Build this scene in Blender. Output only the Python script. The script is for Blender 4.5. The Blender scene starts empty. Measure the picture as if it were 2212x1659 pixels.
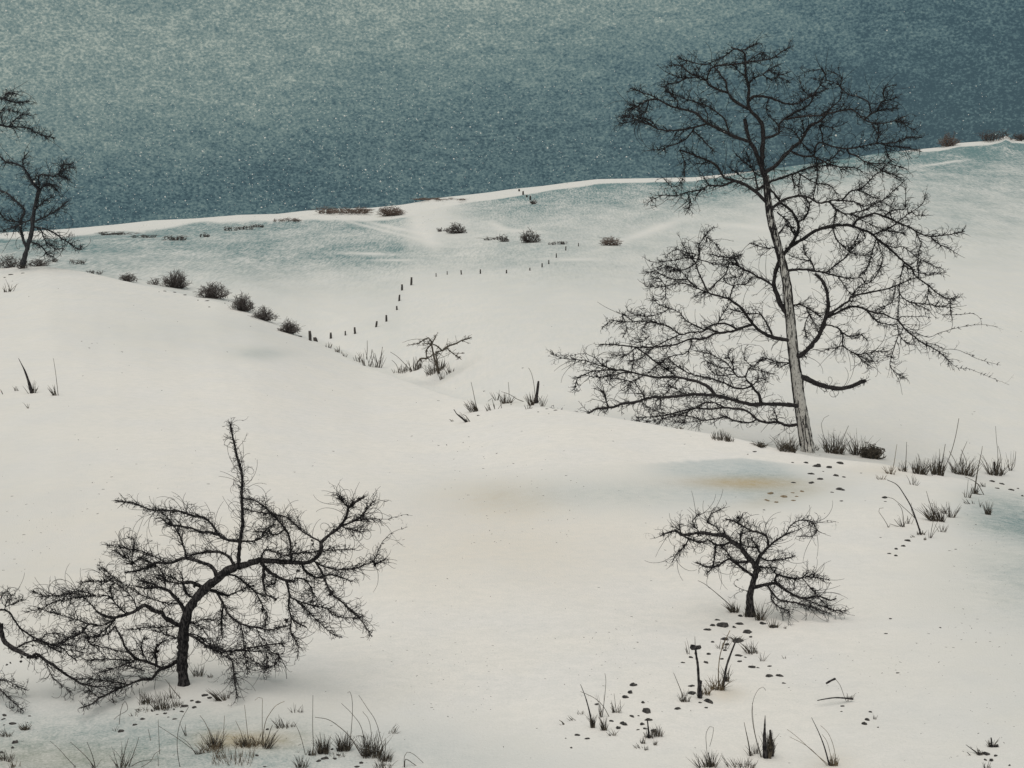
import bpy, math, random
import numpy as np
from mathutils import Vector, Matrix
from mathutils.bvhtree import BVHTree

S = bpy.context.scene
COL = S.collection

# ------------------------------------------------------------------ camera
FP = 2630.0            # focal length in units of a 2212 px wide picture
W0, H0 = 2212.0, 1659.0
V_EYE = 380.0
PITCH = math.atan((H0 / 2 - V_EYE) / FP)
CAMZ = 9.5
cam_d = bpy.data.cameras.new('camera')
cam = bpy.data.objects.new('camera', cam_d)
COL.objects.link(cam)
cam.location = (0, 0, CAMZ)
cam.rotation_euler = (math.pi / 2 - PITCH, 0, 0)
cam_d.sensor_fit = 'HORIZONTAL'
cam_d.sensor_width = 36.0
cam_d.lens = 36.0 * FP / W0
cam_d.clip_start = 0.1
cam_d.clip_end = 8000
S.camera = cam

# ------------------------------------------------------------------ world: a grey-blue snow sky
SUN_EL, SUN_ROT = math.radians(74), math.radians(215)
world = bpy.data.worlds.new('World')
S.world = world
world.use_nodes = True
nt = world.node_tree
nt.nodes.clear()


def N(tree, kind, **kw):
    n = tree.nodes.new(kind)
    for k, v in kw.items():
        if k in n.bl_rna.properties:
            setattr(n, k, v)
    return n


def setin(n, **kw):
    for k, v in kw.items():
        n.inputs[k.replace('_', ' ')].default_value = v
    return n


def math_node(tree, op, a, b=None, c=None, clamp=False):
    n = tree.nodes.new('ShaderNodeMath')
    n.operation = op
    n.use_clamp = clamp
    for i, x in enumerate((a, b, c)):
        if x is None:
            continue
        if isinstance(x, (int, float)):
            n.inputs[i].default_value = x
        else:
            tree.links.new(x, n.inputs[i])
    return n.outputs[0]


def maprange(tree, x, a, b, c, d, smooth=True):
    n = tree.nodes.new('ShaderNodeMapRange')
    if smooth:
        n.interpolation_type = 'SMOOTHSTEP'
    tree.links.new(x, n.inputs[0])
    for i, v in enumerate((a, b, c, d)):
        n.inputs[i + 1].default_value = v
    return n.outputs[0]


def noise(tree, vec, scale, detail=2, rough=0.5, sc=None, rot=None):
    if sc or rot:
        m = tree.nodes.new('ShaderNodeMapping')
        tree.links.new(vec, m.inputs[0])
        if sc:
            m.inputs['Scale'].default_value = sc
        if rot:
            m.inputs['Rotation'].default_value = rot
        vec = m.outputs[0]
    n = tree.nodes.new('ShaderNodeTexNoise')
    tree.links.new(vec, n.inputs['Vector'])
    n.inputs['Scale'].default_value = scale
    n.inputs['Detail'].default_value = detail
    n.inputs['Roughness'].default_value = rough
    return n.outputs[0]


def mixc(tree, fac, a, b, mode='MIX'):
    n = tree.nodes.new('ShaderNodeMix')
    n.data_type = 'RGBA'
    n.blend_type = mode
    if isinstance(fac, (int, float)):
        n.inputs[0].default_value = fac
    else:
        tree.links.new(fac, n.inputs[0])
    for i, x in ((6, a), (7, b)):
        if isinstance(x, tuple):
            n.inputs[i].default_value = x if len(x) == 4 else (*x, 1)
        else:
            tree.links.new(x, n.inputs[i])
    return n.outputs[2]


def lin(r, g, b):
    f = lambda c: ((c / 255 + 0.055) / 1.055) ** 2.4 if c > 10 else c / 255 / 12.92
    return (f(r), f(g), f(b))


EXPOSURE = 0.35
GAIN = 2 ** EXPOSURE
out = N(nt, 'ShaderNodeOutputWorld')
bg_sky = N(nt, 'ShaderNodeBackground')
bg_cloud = N(nt, 'ShaderNodeBackground')
mixs = N(nt, 'ShaderNodeMixShader')
nish = N(nt, 'ShaderNodeTexSky', sky_type='NISHITA', sun_disc=False, sun_elevation=SUN_EL, sun_rotation=SUN_ROT)
bg_sky.inputs['Strength'].default_value = 0.05
nt.links.new(nish.outputs[0], bg_sky.inputs[0])
tc = N(nt, 'ShaderNodeTexCoord')
gen = tc.outputs['Generated']
sep = N(nt, 'ShaderNodeSeparateXYZ')
nt.links.new(gen, sep.inputs[0])
X, Y, Z = sep.outputs
# broad veils of snow cloud
big = noise(nt, gen, 3.4, 3, 0.55, sc=(1, 1, 2.6))
mid = noise(nt, gen, 11.0, 3, 0.6, sc=(1, 1, 2.4), rot=(0, 0.12, 0))
lift = math_node(nt, 'SUBTRACT', Z, math_node(nt, 'MULTIPLY', X, 0.16))
veil = maprange(nt, lift, 0.015, 0.15, 0.0, 1.0)
right = maprange(nt, X, 0.02, 0.42, 0.0, 0.58)
veil = math_node(nt, 'SUBTRACT', veil, right)
veil = math_node(nt, 'ADD', veil, math_node(nt, 'MULTIPLY', math_node(nt, 'SUBTRACT', mid, 0.5), 0.6))
veil = math_node(nt, 'ADD', veil, math_node(nt, 'MULTIPLY', math_node(nt, 'SUBTRACT', big, 0.5), 0.8))
# fine grain of driven snow
g1 = noise(nt, gen, 560, 2, 0.7, sc=(0.75, 0.85, 1.15), rot=(0, 0.14, 0))
g2 = noise(nt, gen, 130, 2, 0.6, sc=(0.45, 0.6, 1.4), rot=(0, 0.14, 0))
grain = math_node(nt, 'ADD', math_node(nt, 'MULTIPLY', math_node(nt, 'SUBTRACT', g1, 0.5), 1.6),
                  math_node(nt, 'MULTIPLY', math_node(nt, 'SUBTRACT', g2, 0.5), 0.6))
fac = math_node(nt, 'ADD', math_node(nt, 'MULTIPLY', veil, 0.50), grain)
fac = math_node(nt, 'ADD', fac, 0.25, clamp=True)
ramp = N(nt, 'ShaderNodeValToRGB')
nt.links.new(fac, ramp.inputs[0])
cr = ramp.color_ramp
stops = [(0.0, (60, 81, 89)), (0.25, (81, 104, 109)), (0.55, (108, 128, 127)), (0.8, (132, 147, 142)), (1.0, (160, 170, 161))]
while len(cr.elements) < len(stops):
    cr.elements.new(0.5)
for e, (p, c) in zip(cr.elements, stops):
    e.position = p
    r, g, b = lin(*c)
    e.color = (r / GAIN, g / GAIN, b / GAIN, 1)
nt.links.new(ramp.outputs[0], bg_cloud.inputs[0])
bg_cloud.inputs['Strength'].default_value = 1.0
mixs.inputs[0].default_value = 0.97
nt.links.new(bg_sky.outputs[0], mixs.inputs[1])
nt.links.new(bg_cloud.outputs[0], mixs.inputs[2])
nt.links.new(mixs.outputs[0], out.inputs[0])

sun_d = bpy.data.lights.new('sun', 'SUN')
sun = bpy.data.objects.new('sun', sun_d)
COL.objects.link(sun)
sun_d.energy = 1.86
sun_d.angle = math.radians(70)
sun_d.color = (1.0, 0.915, 0.815)
sun.rotation_euler = (math.pi / 2 - SUN_EL, 0, math.radians(-28))

S.view_settings.view_transform = 'Standard'
S.view_settings.look = 'None'
S.view_settings.exposure = EXPOSURE
S.view_settings.gamma = 1
S.view_settings.use_curve_mapping = False


# ------------------------------------------------------------------ helpers
def tag(o, label=None, cat=None, group=None, kind=None):
    if label:
        o['label'] = label
    if cat:
        o['category'] = cat
    if group:
        o['group'] = group
    if kind:
        o['kind'] = kind
    return o


CP, SP = math.cos(PITCH), math.sin(PITCH)


def ray(u, v):
    """world direction of a point of the 2212 x 1659 picture"""
    x = (u - W0 / 2) / FP
    y = (H0 / 2 - v) / FP
    return Vector((x, CP + y * SP, -SP + y * CP))


def at(u, v, d):
    r = ray(u, v)
    return Vector((0, 0, CAMZ)) + r * (d / r.y)


def link_mesh(name, verts, faces, mat, parent=None, loc=None, smooth=True):
    me = bpy.data.meshes.new(name)
    if loc is not None:
        verts = [(v[0] - loc[0], v[1] - loc[1], v[2] - loc[2]) for v in verts]
    me.from_pydata(verts, [], faces)
    if smooth:
        me.polygons.foreach_set('use_smooth', [True] * len(me.polygons))
    me.materials.append(mat)
    o = bpy.data.objects.new(name, me)
    COL.objects.link(o)
    if parent is not None:
        o.parent = parent
    elif loc is not None:
        o.location = loc
    return o


class Tubes:
    def __init__(self):
        self.v = []
        self.f = []

    def tube(self, pts, rad, n=3, cap=True, rough=0.0):
        if len(pts) < 2:
            return
        base = len(self.v)
        nrm = None
        for i, p in enumerate(pts):
            a = pts[max(0, i - 1)]
            b = pts[min(len(pts) - 1, i + 1)]
            t = (b - a)
            if t.length < 1e-9:
                t = Vector((0, 0, 1))
            t.normalize()
            if nrm is None:
                nrm = t.cross(Vector((0.3, 1, 0.2)))
                if nrm.length < 1e-3:
                    nrm = t.cross(Vector((1, 0, 0)))
            nrm = (nrm - t * nrm.dot(t))
            if nrm.length < 1e-6:
                nrm = t.orthogonal()
            nrm.normalize()
            bn = t.cross(nrm)
            for k in range(n):
                ang = 2 * math.pi * k / n
                r = rad[i]
                if rough:
                    r *= 1 + random.uniform(-rough, rough)
                q = p + (nrm * math.cos(ang) + bn * math.sin(ang)) * r
                self.v.append((q.x, q.y, q.z))
        for i in range(len(pts) - 1):
            for k in range(n):
                k2 = (k + 1) % n
                self.f.append((base + i * n + k, base + i * n + k2, base + (i + 1) * n + k2, base + (i + 1) * n + k))
        if cap:
            e = base + (len(pts) - 1) * n
            self.f.append(tuple(e + k for k in range(n)))
            self.f.append(tuple(base + n - 1 - k for k in range(n)))

    def build(self, name, mat, parent=None, loc=None):
        if loc is None and parent is not None:
            loc = tuple(parent.location)
        return link_mesh(name, self.v, self.f, mat, parent, loc)


def smooth_line(P, step):
    """Catmull-Rom resampling of a list of Vectors"""
    if len(P) < 3:
        n = max(2, int((P[-1] - P[0]).length / step) + 1)
        return [P[0].lerp(P[-1], i / n) for i in range(n + 1)]
    Q = [P[0] * 2 - P[1]] + list(P) + [P[-1] * 2 - P[-2]]
    outp = []
    for i in range(1, len(Q) - 2):
        a, b, c, d = Q[i - 1], Q[i], Q[i + 1], Q[i + 2]
        n = max(1, int((c - b).length / step))
        for j in range(n):
            t = j / n
            outp.append(0.5 * ((2 * b) + (c - a) * t + (2 * a - 5 * b + 4 * c - d) * t * t + (3 * b - a - 3 * c + d) * t ** 3))
    outp.append(P[-1])
    return outp


def principled(name, rough=0.9):
    m = bpy.data.materials.new(name)
    m.use_nodes = True
    t = m.node_tree
    p = t.nodes['Principled BSDF']
    p.inputs['Roughness'].default_value = rough
    p.inputs['Specular IOR Level'].default_value = 0.2
    return m, t, p


def bark_mat(name, c1, c2, scale=60.0, bump=0.4):
    m, t, p = principled(name, 0.92)
    co = N(t, 'ShaderNodeTexCoord').outputs['Object']
    n = noise(t, co, scale, 3, 0.6, sc=(1, 1, 0.35))
    f = maprange(t, n, 0.42, 0.62, 0, 1)
    t.links.new(mixc(t, f, c1, c2), p.inputs['Base Color'])
    b = N(t, 'ShaderNodeBump')
    b.inputs['Strength'].default_value = bump
    b.inputs['Distance'].default_value = 0.02
    t.links.new(n, b.inputs['Height'])
    t.links.new(b.outputs[0], p.inputs['Normal'])
    return m


M_DARK = bark_mat('dark_bark', (0.012, 0.011, 0.013), (0.075, 0.068, 0.070), 32, 0.7)
M_TWIG = bark_mat('dark_twig', (0.018, 0.017, 0.020), (0.038, 0.035, 0.038), 40, 0.1)
M_FARTREE = bark_mat('far_tree_bark', (0.030, 0.032, 0.038), (0.060, 0.060, 0.066), 10, 0.1)
M_BUSH = bark_mat('bush_stem', (0.065, 0.055, 0.055), (0.15, 0.13, 0.125), 6, 0.1)
M_REDBUSH = bark_mat('reddish_bush_stem', (0.12, 0.09, 0.08), (0.24, 0.19, 0.17), 6, 0.1)
M_GRASS = bark_mat('dry_dark_grass', (0.045, 0.04, 0.036), (0.16, 0.135, 0.105), 30, 0.1)
M_TAN = bark_mat('dry_tan_grass', (0.10, 0.075, 0.05), (0.27, 0.21, 0.14), 30, 0.1)
M_POST = bark_mat('weathered_post', (0.045, 0.042, 0.042), (0.10, 0.09, 0.085), 18, 0.3)
M_STONE = bark_mat('dark_stone', (0.030, 0.029, 0.031), (0.085, 0.080, 0.078), 30, 0.4)
M_BROWNSTONE = bark_mat('brown_stone', (0.16, 0.12, 0.08), (0.30, 0.24, 0.17), 30, 0.4)


def pale_bark():
    m, t, p = principled('pale_bark', 0.85)
    co = N(t, 'ShaderNodeTexCoord').outputs['Object']
    n = noise(t, co, 11.0, 4, 0.65, sc=(1, 1, 0.16))
    sz = N(t, 'ShaderNodeSeparateXYZ')
    t.links.new(co, sz.inputs[0])
    up = maprange(t, sz.outputs[2], 5.5, 12.5, 0.0, 0.11)
    n = math_node(t, 'SUBTRACT', n, up)
    f = maprange(t, n, 0.36, 0.43, 1, 0)
    n2 = noise(t, co, 34.0, 2, 0.6, sc=(1, 1, 0.22))
    f2 = maprange(t, n2, 0.34, 0.42, 0.9, 0)
    ff = math_node(t, 'MAXIMUM', f, f2)
    c = mixc(t, ff, (0.60, 0.575, 0.55), (0.035, 0.032, 0.034))
    t.links.new(c, p.inputs['Base Color'])
    b = N(t, 'ShaderNodeBump')
    b.inputs['Strength'].default_value = 0.5
    b.inputs['Distance'].default_value = 0.03
    t.links.new(n, b.inputs['Height'])
    t.links.new(b.outputs[0], p.inputs['Normal'])
    return m


M_PALE = pale_bark()

# ------------------------------------------------------------------ terrain
RNG = np.random.RandomState(5)


def itp(u, xs, ys):
    return np.interp(u, xs, ys)


SKY_U = [-2500, -900, 0, 60, 150, 250, 330, 420, 520, 600, 660, 740, 800, 870, 900, 950, 1000, 1060, 1100, 1170, 1230, 1290, 1400, 1500, 1560, 1650, 1800, 1900, 1990, 2030, 2070, 2110, 2140, 2160, 2175, 2185, 2212, 2400, 3200, 5000]
SKY_V = [520, 540, 503, 500, 494, 485, 476, 472, 464, 462, 455, 451, 449, 442, 437, 427, 422, 415, 409, 402, 394, 387, 385, 383, 377, 367, 347, 331, 322, 318, 309, 306, 304, 300, 292, 300, 302, 300, 320, 330]
CR_U = [-2500, -600, 0, 100, 170, 250, 330, 400, 470, 540, 600, 660, 720, 790, 870, 950, 1040, 1110, 1180, 1250, 1350, 1450, 1560, 1650, 1745, 1830, 1900, 2000, 2212, 2600, 5000]
CR_V = [640, 610, 582, 578, 588, 604, 622, 637, 650, 672, 700, 728, 756, 792, 822, 850, 874, 876, 878, 888, 906, 926, 944, 962, 982, 992, 1000, 1022, 1060, 1110, 1150]
CR_DU = [-2500, 0, 400, 700, 870, 1050, 1300, 1745, 2212, 5000]
CR_D = [130, 112, 102, 88, 74, 60, 54, 48, 46, 46]
SK_DU = [-2500, 0, 400, 870, 1100, 1700, 2212, 5000]
SK_D = [260, 260, 285, 300, 330, 380, 400, 400]


def z_of(v, d):
    y = (H0 / 2 - v) / FP
    return CAMZ + d * (-SP + y * CP) / (CP + y * SP)


def u_of(k, v):
    y = (H0 / 2 - v) / FP
    return W0 / 2 + FP * k * (CP + y * SP)


def curve(k, xs, ys, v0):
    v = np.full_like(k, v0)
    for _ in range(4):
        v = itp(u_of(k, v), xs, ys)
    return v


ks = np.concatenate([-np.geomspace(3.0, 0.56, 40), np.linspace(-0.55, 0.55, 420), np.geomspace(0.56, 3.0, 40)])
K = len(ks)
v_cr = curve(ks, CR_U, CR_V, 800.0)
v_sk = curve(ks, SKY_U, SKY_V, 400.0)
u_cr = u_of(ks, v_cr)
ker = np.ones(9) / 9
d_cr = np.convolve(np.pad(itp(u_cr, CR_DU, CR_D), 4, mode='edge'), ker, 'valid')
d_sk = itp(u_of(ks, v_sk), SK_DU, SK_D)
v_crs = np.convolve(np.pad(v_cr, 2, mode='edge'), np.ones(5) / 5, 'valid')
v_sks = curve(ks, SKY_U[:-11] + [2212, 2400, 3200, 5000], SKY_V[:-11] + [305, 302, 320, 330], 400.0)
v_sks = np.convolve(np.pad(v_sks, 10, mode='edge'), np.ones(21) / 21, 'valid')
rows_d, rows_z, rows_t = [], [], []


def ctrl(d, z):
    return np.broadcast_to(np.asarray(d, float), (K,)), np.broadcast_to(np.asarray(z, float), (K,))


gz = lambda rel: CAMZ + rel
z_c = z_of(v_crs, d_cr)
C = []
for d, z in ((-60, -9.8), (-10, -9.6), (10, -9.3), (17, -9.3), (22, -9.65), (27, -10.1), (33, -10.5)):
    C.append(ctrl(d, gz(z)))
d0, z0 = 33.0, gz(-10.5)
for fr, bulge in ((0.35, 0.10), (0.7, 0.18)):
    C.append(ctrl(d0 + (d_cr - d0) * fr, z0 + (z_c - z0) * fr + bulge * (d_cr - 40) / 60))
C.append(ctrl(d_cr, z_c))
i_cr = len(C) - 1
C.append(ctrl(d_cr * 1.07, z_of(v_crs + 14, d_cr * 1.07)))
C.append(ctrl(d_cr * 1.25, z_of(v_crs + 40, d_cr * 1.25)))
C.append(ctrl(d_cr * 1.5, z_of(v_crs + 8, d_cr * 1.5)))
d_v = d_cr * 1.62
C.append(ctrl(d_v, z_of(v_crs - 8, d_v)))
i_v = len(C) - 1
# the far field: from the valley up to the skyline
for fr in (0.25, 0.5, 0.75, 0.9, 0.955):
    vv = v_crs - 8 + (v_sks - v_crs + 8) * fr
    e = fr ** 1.35
    C.append(ctrl(d_v * (d_sk / d_v) ** e, z_of(vv, d_v * (d_sk / d_v) ** e)))
C.append(ctrl(d_sk, z_of(v_sk, d_sk)))
i_sk = len(C) - 1
C.append(ctrl(d_sk * 1.04, z_of(v_sk + 10, d_sk * 1.04)))
C.append(ctrl(d_sk * 1.4, z_of(v_sk + 60, d_sk * 1.4)))
C.append(ctrl(3500, z_of(v_sk + 120, 3500)))
counts = {0: 2, 1: 3, 2: 8, 3: 16, 4: 18, 5: 18, 6: 14, 7: 14, 8: 22, i_cr: 6, i_cr + 1: 6, i_cr + 2: 6, i_cr + 3: 4}
for i in range(len(C) - 1):
    (da, za), (db, zb) = C[i], C[i + 1]
    if i >= i_v and i < i_sk:
        n = 26
    elif i >= i_sk:
        n = 4
    else:
        n = counts.get(i, 10)
    for j in range(n):
        t = j / n
        rows_d.append(da + (db - da) * t)
        rows_z.append(za + (zb - za) * t)
        rows_t.append(i + t)
rows_d.append(C[-1][0])
rows_z.append(C[-1][1])
rows_t.append(len(C) - 1)
RD = np.array(rows_d)
RZ = np.array(rows_z)
RT = np.array(rows_t)
# smoothing along the slope (never across the skyline)
sk_row = int(np.argmin(abs(RT - i_sk)))
cr_row = int(np.argmin(abs(RT - i_cr)))
for _ in range(6):
    Zs = RZ.copy()
    Zs[1:-1] = (RZ[:-2] + 2 * RZ[1:-1] + RZ[2:]) / 4
    Zs[sk_row - 4:sk_row + 3] = RZ[sk_row - 4:sk_row + 3]
    Zs[cr_row - 1:cr_row + 1] = RZ[cr_row - 1:cr_row + 1]
    RZ = Zs
GX = ks[None, :] * np.maximum(RD, 19.0)
GY = RD


def waves(x, y, seed, scale, n=9):
    r = np.random.RandomState(seed)
    s = 0
    for _ in range(n):
        a = r.uniform(0, 2 * math.pi)
        f = scale * r.uniform(0.6, 1.8)
        s = s + np.sin((x * math.cos(a) + y * math.sin(a)) * f + r.uniform(0, 6.28)) / n ** 0.5
    return s


relief = 0.05 * waves(GX, GY, 3, 0.55) + 0.016 * waves(GX, GY, 8, 2.1)
far = np.clip((RD - 60) / 200, 0, 1)
relief = relief * (1 - far) + far * 0.28 * waves(GX, GY, 11, 0.11)
nearsk = np.exp(-((RT[:, None] - i_sk) / 0.25) ** 2)
relief *= (1 - nearsk)
GZ = RZ + relief
# picture position of each ground vertex, only used to lay out shade and tints painted on the snow
yy = (GZ - CAMZ)
dirf = GY * CP - yy * SP
dirf = np.where(dirf < 1, 1, dirf)
PU = W0 / 2 + FP * GX / dirf
PV = H0 / 2 - FP * (GY * SP + yy * CP) / dirf
front = GY > 5


def blob(u0, v0, su, sv, rot=0.0, p=2):
    a = math.radians(rot)
    du, dv = PU - u0, PV - v0
    x = (du * math.cos(a) + dv * math.sin(a)) / su
    y = (-du * math.sin(a) + dv * math.cos(a)) / sv
    return np.exp(-(np.abs(x) ** p + np.abs(y) ** p))


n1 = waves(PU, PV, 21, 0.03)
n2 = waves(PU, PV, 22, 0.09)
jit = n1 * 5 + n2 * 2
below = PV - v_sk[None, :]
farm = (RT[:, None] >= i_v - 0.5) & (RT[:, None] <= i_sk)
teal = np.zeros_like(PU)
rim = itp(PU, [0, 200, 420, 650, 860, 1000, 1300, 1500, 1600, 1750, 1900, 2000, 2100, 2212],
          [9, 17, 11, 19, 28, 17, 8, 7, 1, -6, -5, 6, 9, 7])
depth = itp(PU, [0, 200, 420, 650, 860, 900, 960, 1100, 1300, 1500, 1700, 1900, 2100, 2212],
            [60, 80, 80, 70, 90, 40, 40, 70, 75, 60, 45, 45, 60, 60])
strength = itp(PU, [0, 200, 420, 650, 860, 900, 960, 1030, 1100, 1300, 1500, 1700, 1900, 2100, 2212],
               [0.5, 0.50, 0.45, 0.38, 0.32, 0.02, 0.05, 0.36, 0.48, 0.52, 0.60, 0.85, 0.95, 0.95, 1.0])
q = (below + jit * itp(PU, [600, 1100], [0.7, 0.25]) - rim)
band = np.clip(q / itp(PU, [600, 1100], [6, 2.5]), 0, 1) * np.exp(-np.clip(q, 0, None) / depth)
teal += np.where(farm, band * np.minimum(strength * 1.7, 1.15), 0)  # teal shade under the skyline rim, painted into the snow colour
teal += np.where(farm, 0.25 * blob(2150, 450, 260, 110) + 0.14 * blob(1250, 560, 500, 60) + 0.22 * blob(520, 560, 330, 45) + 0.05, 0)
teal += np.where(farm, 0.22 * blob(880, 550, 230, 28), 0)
# bright drifts
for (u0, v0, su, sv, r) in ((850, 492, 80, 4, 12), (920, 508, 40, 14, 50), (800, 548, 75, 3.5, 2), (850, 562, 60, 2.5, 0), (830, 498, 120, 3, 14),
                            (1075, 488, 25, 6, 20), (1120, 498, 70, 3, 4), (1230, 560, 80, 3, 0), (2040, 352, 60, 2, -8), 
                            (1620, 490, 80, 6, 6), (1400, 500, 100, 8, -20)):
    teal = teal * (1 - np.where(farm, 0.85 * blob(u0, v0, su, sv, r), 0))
nearm = RT[:, None] < i_v - 0.5
teal += np.where(nearm & front, 0.40 * blob(120, 1640, 600, 140, 4) + 0.26 * blob(520, 1600, 480, 80) + 0.12 * blob(950, 1660, 600, 60)  # grey-green tint along the lower left
                 + 0.48 * blob(2240, 1120, 165, 55, 8, 4) + 0.30 * blob(2230, 1250, 200, 110) + 0.12 * blob(2260, 1450, 420, 340) + 0.10 * blob(-60, 1150, 330, 420)  # grey patch at right; broad edge darkening painted in on both sides
                 + 0.22 * blob(560, 765, 60, 14) + 0.10 * blob(400, 720, 260, 50), 0)
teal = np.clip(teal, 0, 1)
blue = np.where(nearm & front, 0.40 * blob(1560, 1008, 160, 26, 3, 4) + 0.42 * blob(1440, 1066, 380, 40) + 0.22 * blob(1650, 1050, 120, 34), 0)  # blue shadow below the tall tree, painted into the snow colour
brow = np.clip((PV - itp(PU, [900, 1400, 1600, 1720, 1850, 2000], [1010, 1000, 988, 1002, 1008, 1030])) / 2.5, 0, 1)
blue = np.clip(blue * brow, 0, 1)
ochre = np.where(nearm & front, 0.36 * blob(1570, 1041, 125, 11, 0) + 0.4 * blob(1640, 1046, 110, 16) + 0.20 * blob(1690, 1075, 110, 14, -12) + 0.20 * blob(1080, 1075, 120, 40)
                 + 0.55 * blob(560, 1598, 90, 18) + 0.35 * blob(470, 1598, 60, 16) + 0.22 * blob(120, 1640, 260, 40) + 0.25 * blob(1570, 1500, 40, 14)
                 + 0.18 * blob(1800, 1645, 50, 25) + 0.12 * blob(1900, 1015, 90, 14) + 0.15 * blob(1050, 1180, 500, 120)
                 + 0.10 * blob(200, 1230, 350, 200), 0)
ochre = np.clip(ochre, 0, 1)

R_ = GX.shape[0]
verts = np.stack([GX, GY, GZ], -1).reshape(-1, 3)
ii = (np.arange(R_ - 1)[:, None] * K + np.arange(K - 1)[None, :]).reshape(-1)
faces = np.stack([ii, ii + 1, ii + K + 1, ii + K], -1)
me = bpy.data.meshes.new('snow_ground')
me.from_pydata(verts.tolist(), [], faces.tolist())
me.polygons.foreach_set('use_smooth', [True] * len(me.polygons))
for nm, arr in (('shade_and_tint', teal), ('blue_shade', blue), ('dead_grass', ochre)):
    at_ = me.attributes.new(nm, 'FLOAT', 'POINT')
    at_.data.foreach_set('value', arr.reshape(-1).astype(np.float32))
ground = bpy.data.objects.new('snow_ground', me)
COL.objects.link(ground)
tag(ground, 'rolling snow covered hills with painted blue grey shade and tints', kind='structure')


def snow_material():
    m, t, p = principled('snow', 0.8)
    co = N(t, 'ShaderNodeTexCoord').outputs['Object']

    def attr(nm):
        a = N(t, 'ShaderNodeAttribute')
        a.attribute_name = nm
        return a.outputs['Fac']
    gA = noise(t, co, 22, 2, 0.7, sc=(1, 1, 1))
    gB = noise(t, co, 3.2, 4, 0.75, sc=(0.8, 1, 1))
    gC = noise(t, co, 0.35, 3, 0.6)
    gr = math_node(t, 'ADD', math_node(t, 'MULTIPLY', math_node(t, 'SUBTRACT', gA, 0.5), 1.6),
                   math_node(t, 'MULTIPLY', math_node(t, 'SUBTRACT', gB, 0.5), 1.6))
    col = mixc(t, maprange(t, gC, 0.35, 0.68, 0, 1), (0.825, 0.785, 0.772), (0.80, 0.77, 0.775))
    speck = maprange(t, gr, -0.5, 0.4, 0.30, 0.0, False)
    col = mixc(t, speck, col, (0.40, 0.44, 0.45))

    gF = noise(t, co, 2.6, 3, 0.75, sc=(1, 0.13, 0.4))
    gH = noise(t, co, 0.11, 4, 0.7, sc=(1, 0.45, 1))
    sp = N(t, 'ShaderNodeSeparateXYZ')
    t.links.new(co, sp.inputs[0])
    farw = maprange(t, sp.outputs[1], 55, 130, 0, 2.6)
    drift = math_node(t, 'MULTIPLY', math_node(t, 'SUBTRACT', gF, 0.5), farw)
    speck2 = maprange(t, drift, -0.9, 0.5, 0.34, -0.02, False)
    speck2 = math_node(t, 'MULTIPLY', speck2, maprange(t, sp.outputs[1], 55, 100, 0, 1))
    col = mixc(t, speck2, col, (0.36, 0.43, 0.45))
    gr = math_node(t, 'ADD', gr, drift)
    gr = math_node(t, 'ADD', gr, math_node(t, 'MULTIPLY', math_node(t, 'SUBTRACT', gH, 0.5), 1.8))

    def layer(col, nm, c, gain):
        a = attr(nm)
        f = math_node(t, 'MULTIPLY', a, math_node(t, 'ADD', math_node(t, 'MULTIPLY', gr, gain), 1.0), clamp=True)
        return mixc(t, f, col, c)
    col = layer(col, 'shade_and_tint', (0.125, 0.215, 0.235), 1.3)
    col = layer(col, 'blue_shade', (0.30, 0.38, 0.42), 1.2)
    col = layer(col, 'dead_grass', (0.44, 0.34, 0.20), 0.9)
    t.links.new(col, p.inputs['Base Color'])
    b = N(t, 'ShaderNodeBump')
    b.inputs['Strength'].default_value = 0.3
    b.inputs['Distance'].default_value = 0.03
    t.links.new(gr, b.inputs['Height'])
    t.links.new(b.outputs[0], p.inputs['Normal'])
    return m


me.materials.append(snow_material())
BV = BVHTree.FromPolygons(verts.tolist(), faces.tolist())
ORI = Vector((0, 0, CAMZ))


def ground_at(u, v):
    """point of the ground seen at a place of the picture"""
    for dv in (0, 3, 6, 10, 16, 24):
        h = BV.ray_cast(ORI, ray(u, v + dv).normalized())
        if h[0] is not None and h[0].y < 900:
            return h[0]
    raise RuntimeError('no ground at %s %s' % (u, v))


def ground_under(x, y):
    h = BV.ray_cast(Vector((x, y, 200)), Vector((0, 0, -1)))
    return h[0] if h[0] is not None else Vector((x, y, 0))


# ------------------------------------------------------------------ trees
# each crop: origin and scale into the 4096 px picture; lines are traced in crop units
CR = {'A': (2400, 100, 800 / 2212), 'B': (3000, 100, 800 / 2212), 'C': (2400, 600, 800 / 2212), 'D': (3100, 600, 800 / 2212),
      'E': (2200, 1200, 800 / 2212), 'F': (2900, 1200, 800 / 2212), 'G': (3300, 1000, 796 / 2212),
      'H': (0, 2250, 800 / 2212), 'I': (100, 1600, 800 / 2212), 'J': (100, 2100, 800 / 2212), 'K': (800, 1900, 900 / 2212),
      'L': (800, 2500, 900 / 2212), 'M': (2600, 2000, 800 / 2212), 'N': (0, 300, 800 / 1475), 'Q': (1500, 1300, 900 / 2212),
      'R': (3400, 1650, 600 / 1659), 'T': (2200, 2400, 900 / 2212), 'U': (3100, 2400, 996 / 2212), 'V': (0, 2500, 900 / 2212),
      'W': (1200, 650, 1400 / 2212), 'X': (400, 700, 1100 / 2212), 'Y': (2700, 1650, 800 / 2212), 'Z': (3500, 400, 596 / 2212),
      'a': (0, 1350, 800 / 2212), 'P': (0, 0, 4096 / 2212)}
NP = W0 / 4096.0


def parse(s):
    """'C x,y x,y ; D x,y' -> list of (u, v) in the 2212 px picture"""
    pts = []
    ox = oy = 0
    sc = 1
    for w in s.split():
        if w in CR:
            ox, oy, sc = CR[w]
        else:
            x, y = w.split(',')
            pts.append(((ox + float(x) * sc) * NP, (oy + float(y) * sc) * NP))
    return pts


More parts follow.
